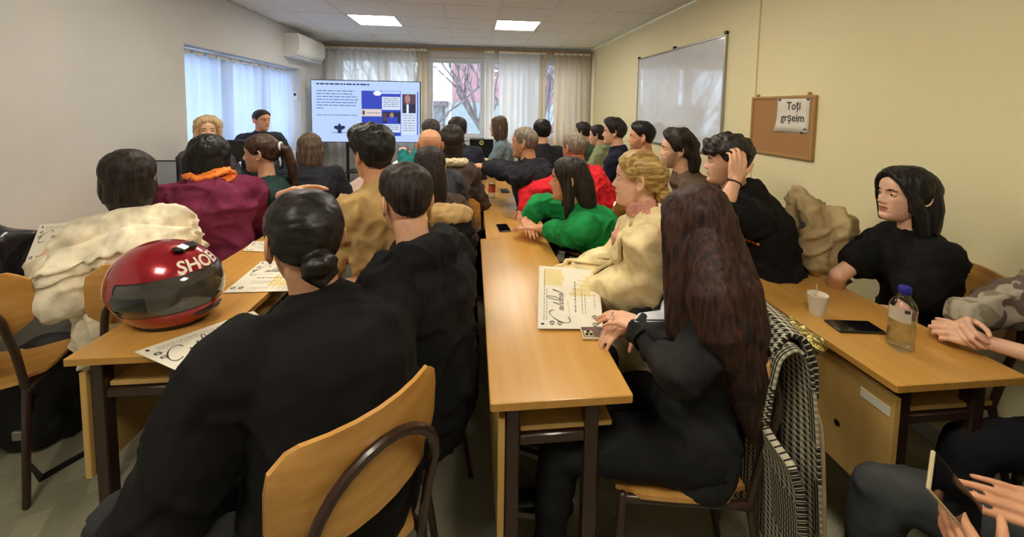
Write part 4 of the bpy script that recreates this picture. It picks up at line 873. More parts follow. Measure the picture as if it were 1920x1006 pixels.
    for k, (a, el, wt) in enumerate(arms):
        g.tube([sp(.95)+Rb*(-1, 1)[k]*.03, SJ[k]], [.05*hs+th*.5, .057*hs*w**.5+th], 14)
        if a.get('off'): continue
        f = a.get('sleeve', tp['sleeve']); sc_ = tp.get('arm', 1.)*w**.4*hs; r1, r2, r3 = (.057*sc_+th, .048*sc_+th, .035*sc_+th)
        if tp.get('puff'): r2 += tp['puff']; r1 += .3*tp['puff']
        if f >= .5:
            q = el+(wt-el)*min(1, (f-.5)*2); g.tube([SJ[k], SJ[k]*.5+el*.5, el], [r1, (r1+r2)/2, r2], 16)
            if f > .52: g.tube([el, el*.5+q*.5, q], [r2, (r2+r3)/2+(tp.get('puff', 0)*.6), r3+(r2-r3)*(1-min(1, (f-.5)*2))], 16)
        else:
            q = SJ[k]+(el-SJ[k])*f*2; g.tube([SJ[k], q], [r1, r1*1.02], 16)
    if tp.get('hood'):
        k = tp['hood']; c = nb-Fb*.035*hs+Z*.005
        pts = [c+Rb*.105*hs*math.cos(q)*k-Fb*(.075*k*hs*math.sin(q)-.045)+Z*(.02*math.sin(q)+.01) for q in np.linspace(-.35, math.pi+.35, 13)]
        g.tube(pts, [(.030*hs*k+.022*k*hs*math.sin(max(0, min(math.pi, q))), .036*hs*k+.02*k*hs*math.sin(max(0, min(math.pi, q)))) for q in np.linspace(-.35, math.pi+.35, 13)], 12)
    if tp.get('collar'):
        hgt = tp['collar']; pts = [nb+Z*(-.018+hgt*.5)+Rb*nr*1.12*math.cos(q)+Fb*(nr*1.12*math.sin(q)+.004) for q in np.linspace(0, 2*math.pi, 17)]
        g.tube(pts, [(.010+th*.3, hgt*.5+.012)]*17, 8, side=(0, 0, 0) if False else None)
    tp.get('extra', lambda *a: None)(g, sp, Rb, Fb, Z, nb, SJ, arms)
    V, N, Q, T = remesh(g, tp.get('vox', .0105), tp.get('sm', 4)); V = fold(V, N, tp['amp'], tp.get('fsc', 10), len(people))
    cm = tp['mat'] if 'mat' in tp else cloth(tp['name']+'_cloth', tp['col'], tp.get('rough', .85))
    go = obj(tp['name'], (V, Q, T, np.zeros(len(Q)+len(T), int)), cm, t, smooth=True)
    # --- hair
    ho = None
    if hair and head:
        V_, Q_, T_2 = hair_geo(hair); ho = obj('hair', (hc+(V_*hs)@Hm.T, Q_, T_2, np.zeros(len(Q_)+len(T_2), int)), HM[haircol], t, smooth=True)
    # --- legs
    if sit:
        g = G(); lf = Fb if legdir is None else rotz(legdir)[:, 1]; lr = np.cross(lf, Z); ank = []
        for s in (-1, 1):
            hp = pel+lr*s*.085*hs+Z*(-.015); kn = hp+lf*thigh*hs+lr*s*.03; kn[2] = .50; an = kn+lf*foot; an[2] = .10; ank.append(an)
            g.tube([hp, hp*.5+kn*.5, kn], [.095*hs, .083*hs, .062*hs], 14); g.tube([kn, kn*.6+an*.4, an], [.062*hs, .060*hs, .042*hs], 14)
        g.ell(pel+Z*-.01, (.17*hs*w, .14*hs, .09*hs), Bm)
        V, N, Q, T = remesh(g, .015, 4); V = fold(V, N, .004, 12, 3); obj('trousers', (V, Q, T, np.zeros(len(Q)+len(T), int)), cloth('trouser_cloth', legs), t, smooth=True)
        for an in ank:
            b = np.array([an[0], an[1], 0]); so = obj('shoe', G().tube([b-lf*.05+Z*.045, b+lf*.06+Z*.045, b+lf*.15+Z*.034, b+lf*.19+Z*.03], [(.036, .034), (.040, .036), (.042, .024), (.032, .018)], 14, side=lr).tube([b-lf*.02+Z*.05, b-lf*.01+Z*.10], [.036, .034], 12), SHOE, t, smooth=True)
            obj('sole', G().tube([b-lf*.055+Z*.011, b+lf*.06+Z*.011, b+lf*.15+Z*.011, b+lf*.20+Z*.011], [(.037, .011), (.040, .011), (.043, .011), (.034, .011)], 14, side=lr), SOLE, so, smooth=True)
    people.append(t)
    ctx = dict(t=t, hc=hc, Hm=Hm, hs=hs, nb=nb, pel=pel, Rb=Rb, Fb=Fb, sp=sp, SJ=SJ, arms=arms, H=H, wl=wl, V=V, go=go, nr=nr, Z=Z, Bm=Bm)
    return ctx
def bvh_of(o):
    me = o.data; base = np.array(o.parent.location)
    return BVHTree.FromPolygons([tuple(np.array(v.co)+base) for v in me.vertices], [p.vertices[:] for p in me.polygons])
def applique(name, c, on, origin, X, Yn, outline, off, th, m, res=.018):
    "cloth piece cut to an outline in the plane (X, Z) and laid on the garment by casting rays against its outward direction"
    import bmesh
    X = nrm(X); Yn = nrm(Yn); Zd = np.cross(X, Yn); Zd = Zd if Zd[2] > 0 else -Zd
    bm = bmesh.new(); bm.faces.new([bm.verts.new((a, b, 0)) for a, b in outline]); bmesh.ops.triangulate(bm, faces=bm.faces[:])
    for _ in range(6):
        es = [e for e in bm.edges if e.calc_length() > res]
        if not es: break
        bmesh.ops.subdivide_edges(bm, edges=es, cuts=1); bmesh.ops.triangulate(bm, faces=bm.faces[:])
    bm.verts.index_update(); bt = bvh_of(on) if not isinstance(on, BVHTree) else on; P = []
    for v in bm.verts:
        o_ = np.asarray(origin)+X*v.co[0]+Zd*v.co[1]; h = bt.ray_cast(Vector(o_+Yn*.5), Vector(-Yn), 1.2)
        P.append(np.array(h[0])+Yn*off if h[0] is not None else None)
    good = [p for p in P if p is not None]
    mean = sum(good)/max(1, len(good)) if good else np.asarray(origin)
    P = [p if p is not None else mean for p in P]; P = [np.where(np.isfinite(p), p, mean) for p in P]
    F = np.array([[v.index for v in f.verts] for f in bm.faces]); bm.free()
    A = np.array(P); o = obj(name, G().add(A, T=F), m, c['t'], smooth=True); s = o.modifiers.new('s', 'SOLIDIFY'); s.thickness = th; s.offset = 0
    return o
def locks(specs):
    def f(g):
        for pts, rad in specs: g.tube(pts, rad, 12, side=None)
    return f
def long_back(L, wid=.085, dep=.045, fwd=-.02):
    return lambda g: g.tube([(0, -.045, .06), (0, -.075, -.02), (0, -.085+fwd, -.12), (0, -.095+fwd, -.12-L*.5), (0, -.085+fwd, -.12-L)], [(.075, .06), (wid, dep+.015), (wid*1.05, dep), (wid, dep*.8), (wid*.6, dep*.5)], 16, side=(1, 0, 0))
def bob(L=.06, front=True):
    def f(g):
        g.tube([(0, -.03, .06), (0, -.035, -.03), (0, -.035, -.075-L*.5), (0, -.03, -.08-L)], [(.080, .080), (.088, .084), (.090, .078), (.080, .062)], 20, side=(1, 0, 0))
        if front:
            for s in (-1, 1): g.tube([(s*.055, .045, .07), (s*.082, .03, .0), (s*.086, .022, -.06), (s*.078, .02, -.08-L*.8)], [(.02, .03), (.018, .036), (.018, .036), (.012, .02)], 10, side=(1, 0, 0))
    return f

# --- left block --------------------------------------------------------------------------
M['coatblack'] = cloth('black_wool_coat', (20, 19, 19), .9)
def coat_collar(g, sp, Rb, Fb, Z, nb, SJ, arms):
    for q in np.linspace(-.5, math.pi+.5, 12):
        pass
    pts = [nb+Rb*.095*math.cos(q)-Fb*(.085*math.sin(q)-.02)+Z*(.03*math.sin(q)-.005) for q in np.linspace(-.3, math.pi+.3, 13)]
    g.tube(pts, [(.022, .05)]*13, 12)
P1 = person('man in black coat with slicked hair knotted low, seated with back to camera in front', (572, 450), 1.06, 36, 42, pitch=-4, hs=1.10, lean=(.10, .0), neck=(0, .02), w=1.04, dp=1.1, skin='tan', hunch=.05, haircol='slick', top_name='coat',
    hair=dict(line='up', th=(.014, .010, .014), edge=.1, strand=(20, 50, 50), samp=.002, extra=lambda g: (g.ell((.0, -.118, -.035), (.040, .030, .030)), g.tube([(.03, -.12, -.03), (0, -.145, -.025), (-.03, -.125, -.05), (.0, -.13, -.075), (.03, -.12, -.055)], [.012]*5, 8))),
    top=dict(mat=M['coatblack'], th=.03, amp=.008, fsc=6, arm=1.15, extra=coat_collar), armL=dict(w=('l', .32, -.24, .74), pole=(-.5, -.2, -1)), armR=dict(w=('l', .36, .12, .78)), legs=(52, 52, 54), legdir=103, thigh=.47)
P2 = person('bearded man in black hoodie seated behind the man in black coat', (761, 378), 1.36, 34, 58, hs=1.04, lean=(.06, 0), w=1.02, skin='light', beard=True, top_name='hoodie', haircol='dark',
    hair=dict(line='fade', th=(.020, .006, .007), nsc=45, samp=.003, edge=.35), top=dict(col=(21, 21, 23), th=.024, amp=.009, hood=1.15), legs=(28, 28, 32), legdir=82, foot=.55)
P3 = person('man with black quiff in beige jacket seated at the left desks', (698, 292), 1.75, 44, 48, hs=.95, lean=(.08, -.03), w=1.06, skin='warm', top_name='jacket', haircol='black',
    hair=dict(line='fade', th=(.038, .014, .018), front=.012, nsc=40, samp=.004, namp=.4), top=dict(col=(176, 146, 96), th=.024, amp=.010, collar=.05), legs=(40, 40, 48), armL=dict(w=('l', .34, -.2, .80)))
P4 = person('woman with long straight dark brown hair and brown jacket seen from behind', (806, 314), 2.3, 6, 12, hs=1.04, lean=(.06, 0), fem=True, w=.95, haircol='dark', top_name='jacket',
    hair=dict(line='long', th=(.012, .014, .016), extra=long_back(.24, .088), strand=(80, 80, 4)), top=dict(col=(84, 70, 60), th=.02, amp=.008), legs=(30, 30, 34))
P5 = person('bald man seated behind the woman with long straight dark hair', (806, 274), 2.62, 12, 14, hs=1.0, w=.9, lean=(.08, 0), skin='warm', hair=None, top_name='sweater', top=dict(col=(60, 62, 70), th=.018), legs=(30, 30, 34))
P6 = person('dark haired woman in brown jacket with cream fur collar', (847, 266), 2.95, -4, 4, hs=1.0, lean=(.06, 0), fem=True, w=.88, haircol='dark', top_name='jacket',
    hair=dict(line='full', th=(.016, .022, .024), extra=bob(.05, False)), top=dict(col=(72, 60, 54), th=.024, amp=.010), legs=(40, 44, 60))
M['fur'] = mat('cream_fur', (222, 206, 168), .95, (236, 222, 188), (60, 60, 60), bump=.8, bscale=180)
c = P6; g = G(); g.tube([c['nb']+c['Rb']*.10*math.cos(q)-c['Fb']*.08*math.sin(q)+c['Z']*(.03+.01*math.sin(q)) for q in np.linspace(-.8, math.pi+.4, 12)], [.034]*12, 12); obj('fur_collar', crumple(g, .008, .012, 60), M['fur'], c['t'], smooth=True)
P7 = person('dark haired man seated below the clear window beside monitor', (858, 244), 4.2, 5, 10, hs=1.1, lean=(.06, 0), haircol='dark', res=1, top_name='jacket', hair=dict(line='short', th=(.022, .014, .018)), top=dict(col=(44, 46, 58), th=.02), legs=(30, 30, 34))
P8 = person('grey haired person in teal sweater partly hidden by bald head', (808, 247), 4.4, 12, 15, hs=1.12, w=.72, lean=(.06, 0), haircol='darkgrey', res=1, hair=dict(line='short', th=(.020, .014, .016)), top=dict(col=(30, 120, 116), th=.02), legs=(30, 30, 34), armL=dict(w=D(756, 288, 4.25), pole=(-.3, -.8, -.3)))
# woman in white blouse
P9 = person('woman with black bob in white blouse with scalloped collar, back to camera', (241, 333), 1.80, 44, 42, hs=.99, lean=(.08, .0), fem=True, w=1.0, dp=1.0, skin='light', haircol='dark', top_name='blouse',
    hair=dict(line='full', th=(.020, .022, .024), extra=bob(.035), seed=3, strand=(60, 60, 5), samp=.005), top=dict(col=(222, 212, 186), th=.014, amp=.012, puff=.026, fsc=9, arm=1.0), legs=(150, 156, 160),
    armL=dict(w=D(84, 484, 1.70), e=D(122, 556, 1.58), hd=(-.35, .9, .2), pn=(.8, .3, -.2), curl=.7, sleeve=.86, vox=.004), armR=dict(w=('l', .36, .06, .82)))
c = P9; M['blouse2'] = cloth('scalloped_collar_cloth', (228, 218, 192), .8)
bt = bvh_of(c['go'])
def scallop_tier(z0, z1, wx, n, off, name):
    P = []; th = np.linspace(-wx, wx, 64)
    for q in np.linspace(0, 1, 9):
        row = []
        for a in th:
            zz = z0+(z1-z0)*q-.018*q*abs(math.sin(a/(2*wx)*n*math.pi)); o_ = c['nb']+c['Z']*zz; dr = nrm(-c['Fb']*math.cos(a)+c['Rb']*math.sin(a)); rise = -.07*abs(math.sin(a))**2
            src = o_+dr*.6+c['Z']*rise; h = bt.ray_cast(Vector(src), Vector(-dr), .7); p = np.array(h[0])+dr*off*(.4+q) if h[0] is not None else o_+dr*.1
            row.append(p)
        P.append(row)
    o = obj(name, G().grid(np.array(P)), M['blouse2'], c['t'], smooth=True); o.modifiers.new('s', 'SOLIDIFY').thickness = .003
scallop_tier(-.01, -.125, 1.2, 11, .016, 'collar_tier'); scallop_tier(-.01, -.085, 1.15, 9, .028, 'collar_tier')
obj('hair_clip', G().tube([c['H']((-.02, -.12, -.02)), c['H']((.02, -.12, -.02))], [.003]*2, 6), M['black'], c['t']) if False else None
w_ = c['arms'][0][2]; certificate([w_+(-.08, .0, -.02), w_+(.11, .07, -.02), w_+(-.10, .09, .125), w_+(.09, .16, .125)], 'certificate held up by the woman in white blouse at the left picture edge')
g = G(); d_ = nrm(w_-c['arms'][0][1]); x_ = nrm(np.cross(d_, (0, 0, 1.))); y_ = np.cross(d_, x_); g.tube([w_-d_*.02+x_*.034*math.cos(q)+y_*.030*math.sin(q) for q in np.linspace(0, 2*math.pi, 17)], [.0035]*17, 6); obj('bracelet', g, M['alu'], c['t'])
# burgundy sweater
P10 = person('broad woman in burgundy sweater with orange scarf and black hair, back to camera', (393, 293), 2.3, 26, 28, pitch=-8, hs=.95, lean=(.10, 0), fem=True, w=1.42, dp=1.4, haircol='black', top_name='sweater',
    hair=dict(line='full', th=(.026, .030, .026), extra=lambda g: (bob(.03)(g), g.tube([(-.06, -.02, .06), (-.10, -.02, -.02), (-.105, -.02, -.10), (-.11, -.01, -.16)], [(.03, .05), (.035, .05), (.03, .045), (.012, .02)], 10, side=(1, 0, 0))), samp=.007, seed=5, namp=.5), top=dict(col=(104, 36, 62), th=.022, amp=.012, fsc=7, collar=.05), legs=(60, 28, 44))
M['scarf'] = mat('orange_scarf_cloth', (244, 122, 34), .8, (255, 150, 62), (30, 30, 30), bump=.5, bscale=150); c = P10; g = G()
for k in range(6):
    rr_ = .105+.012*math.sin(k*2.1); zz = .012+.014*k; tl = .018*math.sin(k*1.7)
    g.tube([c['nb']+c['Rb']*rr_*math.cos(q)+c['Fb']*(rr_*.8*math.sin(q))+c['Z']*(zz+tl*math.cos(q)+.012*math.sin(3*q+k)) for q in np.linspace(0, 2*math.pi, 21)], [.0125]*21, 8)
V, N, Q, T = remesh(g, .006, 1); V = fold(V, N, .004, 30, 2); obj('scarf', (V, Q, T, np.zeros(len(Q)+len(T), int)), M['scarf'], c['t'], smooth=True)
# ponytail woman
tail = lambda g: (g.ell((0, -.10, .045), (.022, .022, .022)), g.tube([(0, -.10, .045), (0, -.14, .03), (.01, -.165, -.06), (.015, -.175, -.16), (.02, -.18, -.26), (.02, -.175, -.36)], [(.018, .018), (.028, .026), (.036, .03), (.036, .028), (.028, .022), (.008, .008)], 12, side=(1, 0, 0)))
P11 = person('woman in profile with long brown ponytail and dark green top', (490, 288), 2.7, 96, 66, roll=-3, hs=1.12, w=.9, lean=(.06, 0), fem=True, skin='light', haircol='brown', top_name='top', hair=dict(line='up', th=(.012, .008, .016), edge=.1, extra=tail, strand=(10, 60, 60)), top=dict(col=(32, 52, 50), th=.016, amp=.006), legs=(28, 28, 32),
    armL=dict(w=D(552, 356, 2.35), e=D(512, 376, 2.5), hd=(.9, .1, .15), pn=(0, -.4, -.9), curl=.25, sleeve=.62))
g = G().ell(P11['H']((0, -.105, .047)), .03); obj('hair_tie', G().tube([P11['H']((.026*math.cos(q), -.112, .045+.026*math.sin(q))) for q in np.linspace(0, 2*math.pi, 13)], [.008]*13, 8), M['white'], P11['t'])
P12 = person('woman in dark jacket with shoulder length brown hair below the television', (581, 279), 3.2, 22, 22, hs=1.02, lean=(.10, 0), fem=True, w=1.15, haircol='ash', res=1, top_name='jacket', hair=dict(line='full', th=(.014, .016, .018), extra=bob(.08), strand=(60, 60, 5)), top=dict(col=(34, 35, 42), th=.02, amp=.006), legs=(30, 30, 34), armR=dict(w=('l', .34, .20, .80)))
P13 = person('blond woman facing the audience at the front, face half hidden', (390, 245), 3.2, 214, 214, hs=.93, lean=(.0, 0), fem=True, skin='fair', haircol='paleblond', brows=BROWB, res=1, top_name='blouse', hair=dict(line='long', th=(.026, .030, .03), namp=.5, extra=bob(.02)), top=dict(col=(70, 66, 74), th=.016), legs=(30, 30, 34), armL=dict(w=('l', .3, -.1, .72)), armR=dict(w=('l', .3, .1, .72)))
P14 = person('man in dark suit and shirt standing by the left window, face to the side', (491, 226), 4.1, 244, 226, hs=.90, lean=(.02, 0), seat=.80, w=1.05, skin='warm', haircol='dark', res=1, top_name='suit_jacket', hair=dict(line='fade', th=(.016, .006, .008)), top=dict(col=(46, 48, 58), th=.02, amp=.004), legs=(34, 36, 44), thigh=.2, armL=dict(w=('l', .1, -.22, .80)), armR=dict(w=('l', .1, .22, .80)))
M['shirt'] = cloth('white_shirt_cloth', (214, 216, 226), .7); M['tie'] = cloth('dark_tie_cloth', (40, 40, 60), .6)
c = P14; applique('shirt_front', c, c['go'], c['nb'], c['Rb'], c['Fb'], [(-.04, .02), (.04, .02), (.02, -.10), (0, -.2), (-.02, -.10)], .004, .003, M['shirt']); applique('tie', c, c['go'], c['nb'], c['Rb'], c['Fb'], [(-.012, 0), (.012, 0), (.018, -.14), (0, -.18), (-.018, -.14)], .008, .003, M['tie'])
# --- centre block ------------------------------------------------------------------------
P15 = person('woman with straight brown hair in grey blue sweater behind the monitor', (934, 238), 4.65, 82, 78, hs=1.02, lean=(.02, 0), fem=True, skin='light', haircol='ash', res=1, hair=dict(line='long', th=(.014, .014, .016), extra=bob(.07), strand=(60, 60, 5)), top=dict(col=(116, 134, 142), th=.016, amp=.006), legs=(30, 34, 44), armL=dict(w=('l', .36, -.06, .80)))
P16 = person('grey haired man in black jacket holding a tablet over the centre desks', (983, 268), 3.05, 66, 60, hs=1.06, lean=(.10, 0), w=1.2, skin='warm', haircol='grey', res=.8, top_name='jacket', hair=dict(line='short', th=(.010, .007, .008), edge=.2, samp=.002), top=dict(col=(33, 33, 40), th=.024, amp=.008, collar=.05), legs=(30, 30, 34), beard=False,
    armL=dict(w=D(915, 313, 3.35), e=D(985, 335, 2.95), hd=(-.9, .3, .1), pn=(.1, .2, -.9), curl=.6), armR=dict(w=D(905, 308, 3.75), hd=(-.9, 0, .1), pn=(0, 0, -1.), curl=.6))
P17 = person('dark haired person behind the grey haired man, facing the window', (1016, 247), 4.55, 10, 10, hs=1.1, lean=(.04, 0), haircol='black', res=1, hair=dict(line='short', th=(.024, .018, .02)), top=dict(col=(40, 40, 46), th=.02), legs=(30, 30, 34))
P18 = person('man with grey buzz cut in bright red sweater leaning on the centre desk', (1076, 278), 3.05, 28, 52, hs=1.08, lean=(.16, -.03), w=1.15, skin='warm', haircol='grey', hair=dict(line='short', th=(.006, .005, .006), edge=.2, samp=.001), top=dict(col=(206, 36, 46), th=.020, amp=.008), legs=(36, 40, 60), armL=dict(w=D(985, 385, 2.75), e=D(990, 362, 2.8), curl=.3))
P19 = person('woman with dark hair in green sweater, arms crossed on the centre desk', (1066, 337), 2.24, 72, 70, hs=1.07, lean=(.20, 0), hunch=.05, fem=True, w=1.1, skin='warm', haircol='dark', top_name='sweater',
    hair=dict(line='long', th=(.014, .014, .018), extra=lambda g: (long_back(.12, .08, .05)(g), g.tube([(.03, .05, .09), (.075, .03, .04), (.082, .02, -.05), (.075, .03, -.16)], [(.02, .03), (.016, .034), (.018, .03), (.008, .012)], 10, side=(1, 0, 0)), g.tube([(-.03, .05, .09), (-.070, .02, .06), (-.078, -.005, -.03), (-.075, -.01, -.13), (-.07, 0, -.2)], [(.02, .03), (.018, .034), (.02, .034), (.02, .03), (.010, .014)], 10, side=(1, 0, 0)))),
    top=dict(col=(26, 128, 66), th=.020, amp=.008, sleeve=.78), legs=(20, 26, 34), armL=dict(w=D(1012, 428, 2.30), e=D(1066, 440, 2.12), hd=(-.85, .5, -.02), pn=(0, .1, -1), curl=.3, vox=.0045), armR=dict(w=D(986, 412, 2.42), e=D(1014, 384, 2.5), hd=(.1, -.95, -.12), pn=(.1, -.1, -1), curl=.3, vox=.0045))
obj('earring', G().ell(P19['H']((-.083, -.004, -.03)), (.004, .008, .012)), M['white'], P19['t'])
# cream coat
def shawl(g, sp, Rb, Fb, Z, nb, SJ, arms):
    pts = [nb+Rb*.085*math.cos(q)-Fb*(.075*math.sin(q)-.015)+Z*(.025*math.sin(q)+.0) for q in np.linspace(-.3, math.pi+.3, 13)]
    g.tube(pts, [(.018, .045)]*13, 12)
M['cream'] = cloth('cream_wool_coat', (214, 196, 150), .9)
P20 = person('blond woman in cream wool coat looking left across the centre desks', (1196, 337), 1.6, 62, 62, hs=.98, lean=(.04, .0), fem=True, w=1.08, dp=1.05, skin='fair', haircol='slickblond', brows=BROWB, top_name='coat',
    hair=dict(line='up', th=(.016, .012, .024), edge=.12, strand=(9, 70, 70), samp=.003, extra=lambda g: g.ell((0, -.10, -.055), (.035, .03, .04))), top=dict(mat=M['cream'], th=.034, amp=.014, fsc=6, arm=1.15, puff=.02, extra=shawl), legs=(40, 40, 46),
    armL=dict(w=D(1122, 548, 1.62), e=D(1240, 530, 1.46), pole=(0, -1, -.3), hd=(-.6, .5, -.3), curl=.8), armR=dict(w=D(1075, 520, 1.75), hd=(-.8, -.4, -.1)))
c = P20; M['pink'] = cloth('dusty_pink_turtleneck', (196, 140, 126), .85)
obj('turtleneck', (lambda r: (fold(r[0], r[1], .003, 40), r[2], r[3], np.zeros(len(r[2])+len(r[3]), int)))(remesh(G().tube([c['nb']-c['Z']*.05, c['nb']+c['Fb']*.012, c['nb']+c['Fb']*.03+c['Z']*.095], [(.078, .07), (.064, .062), (.064, .064)], 20, side=c['Rb'], round_=False).ell(c['nb']-c['Z']*.09+c['Fb']*.06, (.085, .075, .085)), .007, 2)), M['pink'], c['t'], smooth=True)
obj('hair_tie', G().tube([c['H']((.03*math.cos(q), -.105+.0*q, -.075+.022*math.sin(q))) for q in np.linspace(0, 2*math.pi, 13)], [.007]*13, 8), M['black'], c['t'])
bt = bvh_of(c['go'])
applique('lapel', c, bt, c['nb'], c['Rb'], c['Fb'], [(-.075, .035), (-.14, -.05), (-.135, -.14), (-.105, -.125), (-.02, -.30), (.005, -.31), (-.03, -.12), (-.06, .0)], .018, .014, M['cream'])
applique('lapel', c, bt, c['nb'], c['Rb'], c['Fb'], [(.075, .035), (.14, -.05), (.135, -.14), (.105, -.125), (.03, -.30), (.01, -.31), (.03, -.12), (.06, .0)], .018, .014, M['cream'])
# woman in black suit
M['suit'] = mat('black_suit_cloth', (31, 31, 31), .8, (40, 40, 40), (30, 30, 30), bump=.25, bscale=500, spec=.2)
def suit_hair(g):
    hc_ = D(1300, 428, 1.2); Hi = (rotz(52)@rotx(-2)).T; lc = lambda px, d: Hi@(D(*px, d)-hc_)
    g.tube([lc((1318, 410), 1.17), lc((1328, 480), 1.11), lc((1338, 560), 1.05), lc((1352, 630), 1.02), lc((1375, 690), 1.01)], [.050, .068, .074, .062, .018], 14)
    g.tube([lc((1350, 430), 1.18), lc((1378, 540), 1.11), lc((1400, 620), 1.08), lc((1420, 700), 1.08)], [.055, .070, .06, .016], 14)
    g.tube([(0, -.03, .07), (0, -.05, -.02), (-.01, -.07, -.12), (-.02, -.105, -.24), (-.03, -.14, -.38), (-.03, -.17, -.56)], [(.082, .075), (.100, .082), (.115, .085), (.125, .085), (.120, .075), (.05, .03)], 18, side=(1, 0, 0))
    for s in (-1, 1):
        g.tube([(s*.035, .045, .095), (s*.075, .045, .04), (s*.092, .032, -.05), (s*.105, .015, -.16), (s*.125, .01, -.28), (s*.12, .0, -.42)], [(.02, .028), (.018, .04), (.022, .045), (.034, .055), (.034, .05), (.012, .02)], 12, side=(1, 0, 0))
P21 = person('woman with very long auburn brown hair in black suit, ringed hand over a phone', (1300, 428), 1.2, 52, 74, pitch=-2, hs=1.0, lean=(-.02, .0), hunch=.02, fem=True, w=.92, dp=.98, skin='light', haircol='auburn', top_name='suit_jacket',
    hair=dict(line='full', th=(.016, .020, .022), extra=suit_hair, strand=(70, 70, 5), samp=.0035, vox=.005, sm=9), top=dict(mat=M['suit'], th=.014, amp=.008, fsc=9, arm=.95, sleeve=.93), legs=(22, 22, 24),
    armL=dict(w=D(1210, 612, 1.24), e=D(1275, 705, 1.04), hd=(-.72, .55, .02), pn=(.1, .1, -1.), curl=.36, spread=.06, vox=.0035, s=1.0), armR=dict(w=D(1190, 600, 1.36), hd=(-.75, -.25, -.1), pn=(.1, 0, -1.), curl=.4, vox=.0045))
c = P21; bt = bvh_of(c['go'])
applique('shirt_front', c, bt, c['nb'], c['Rb'], c['Fb'], [(-.06, .03), (.06, .03), (.055, -.10), (.04, -.30), (-.04, -.30), (-.055, -.10)], .004, .003, M['shirt'])
for s in (-1, 1): applique('lapel', c, bt, c['nb'], c['Rb'], c['Fb'], [(s*.06, .035), (s*.11, -.02), (s*.125, -.12), (s*.095, -.11), (s*.03, -.31), (s*.012, -.30), (s*.045, -.10)], .010, .004, M['suit'])
a_ = c['arms'][0]; d_ = nrm(a_[2]-a_[1]); hd = nrm(np.array((-.72, .55, .02))); pn = nrm(np.array((.1, .1, -1.))-hd*np.dot((.1, .1, -1.), hd)); tv_ = -np.cross(hd, pn)
for f, l in ((.118, .012), (.108, -.010)):
    q0 = a_[2]+hd*f*.94+tv_*l*.94+pn*.006; obj('ring', G().tube([q0+tv_*.0105*math.cos(q)+pn*.0105*math.sin(q) for q in np.linspace(0, 2*math.pi, 17)], [.0022]*17, 6), M['alu'], c['t'], label='silver ring')
for k in range(2):
    q0 = a_[2]-d_*(.05+.028*k)-np.array((0, 0, -.02))+np.array((-.02, -.046, -.01)); obj('cuff_button', G().ell(q0, (.007, .004, .007), nu=10, nv=6), M['black'], c['t'])
# --- right block -------------------------------------------------------------------------
P22 = person('farthest seated youth in the right row beside the corner drape', (1094, 248), 5.55, 40, 50, hs=1.1, lean=(.04, 0), haircol='dark', res=1, hair=dict(line='short', th=(.022, .014, .016), front=.02), top=dict(col=(70, 84, 66), th=.02), legs=(30, 30, 34))
P23 = person('short haired youth in pale green hoodie in the right row', (1120, 254), 4.95, 54, 56, hs=1.08, lean=(.06, 0), haircol='dark', res=1, top_name='hoodie', hair=dict(line='short', th=(.018, .012, .014)), top=dict(col=(130, 138, 104), th=.022, hood=1.0), legs=(30, 30, 34))
P24 = person('youth with dark fringe in navy sweater in the right row', (1151, 248), 4.0, 64, 62, hs=1.12, lean=(.02, 0), w=1.1, haircol='dark', res=1, top_name='sweater', hair=dict(line='short', th=(.026, .014, .018), front=.02), top=dict(col=(28, 30, 48), th=.02, amp=.006), legs=(30, 30, 34), armL=dict(w=('l', .3, .02, .84), pole=(.2, -1, -.5)))
P25 = person('young man with short black hair and fade in black shirt, before the whiteboard', (1203, 258), 3.25, 64, 60, hs=1.05, lean=(.04, 0), skin='warm', haircol='black', res=1, top_name='t_shirt', hair=dict(line='fade', th=(.020, .004, .005), front=.012), beard=True, top=dict(col=(24, 24, 28), th=.014, amp=.005, sleeve=.3), legs=(30, 30, 34))
P26 = person('man with brown mullet hair in brown sweater leaning on the right desk', (1270, 281), 2.6, 64, 62, hs=1.08, lean=(.18, 0), hunch=.05, skin='light', haircol='dark', beard=True, top_name='sweater',
    hair=dict(line='short', th=(.026, .016, .022), front=.012, namp=.5, samp=.006, extra=lambda g: g.tube([(0, -.07, .02), (0, -.095, -.06), (0, -.09, -.13), (0, -.085, -.17)], [(.06, .04), (.07, .045), (.06, .04), (.03, .02)], 14, side=(1, 0, 0))), top=dict(col=(92, 76, 62), th=.022, amp=.009), legs=(40, 44, 56), armL=dict(w=('l', .42, -.04, .80)))
rc_ = random.Random(12)
def curls(g):
    for k in range(90):
        a = rc_.uniform(0, 6.28); z = rc_.uniform(.15, 1); r_ = math.sqrt(max(0, 1-z*z)); p = np.array([.088*r_*math.cos(a), -.004+.104*r_*math.sin(a), .035+.098*z]); g.ell(p, rc_.uniform(.016, .026), nu=8, nv=6)
    for k in range(14): a = rc_.uniform(.5, 2.6); g.ell((.078*math.cos(a), .088*math.sin(a)+.01, .085+rc_.uniform(-.01, .02)), rc_.uniform(.016, .022), nu=8, nv=6)
P27 = person('youth with curly black hair in black hoodie, hand raised to his ear', (1364, 304), 2.05, 62, 60, hs=1.06, lean=(.16, 0), hunch=.04, w=1.12, skin='light', haircol='curl', top_name='hoodie',
    hair=dict(line='fade', th=(.030, .007, .009), extra=curls, strand=(60, 60, 60), samp=.004, sm=1), top=dict(col=(19, 19, 21), th=.026, amp=.009, hood=1.1, fsc=8), legs=(30, 30, 34),
    armL=dict(w=D(1379, 338, 1.83), e=D(1352, 400, 1.80), hd=(.25, .25, .9), pn=(.2, .9, -.1), curl=.55, sleeve=.5, vox=.0045), armR=dict(w=('l', .40, .10, .80)))
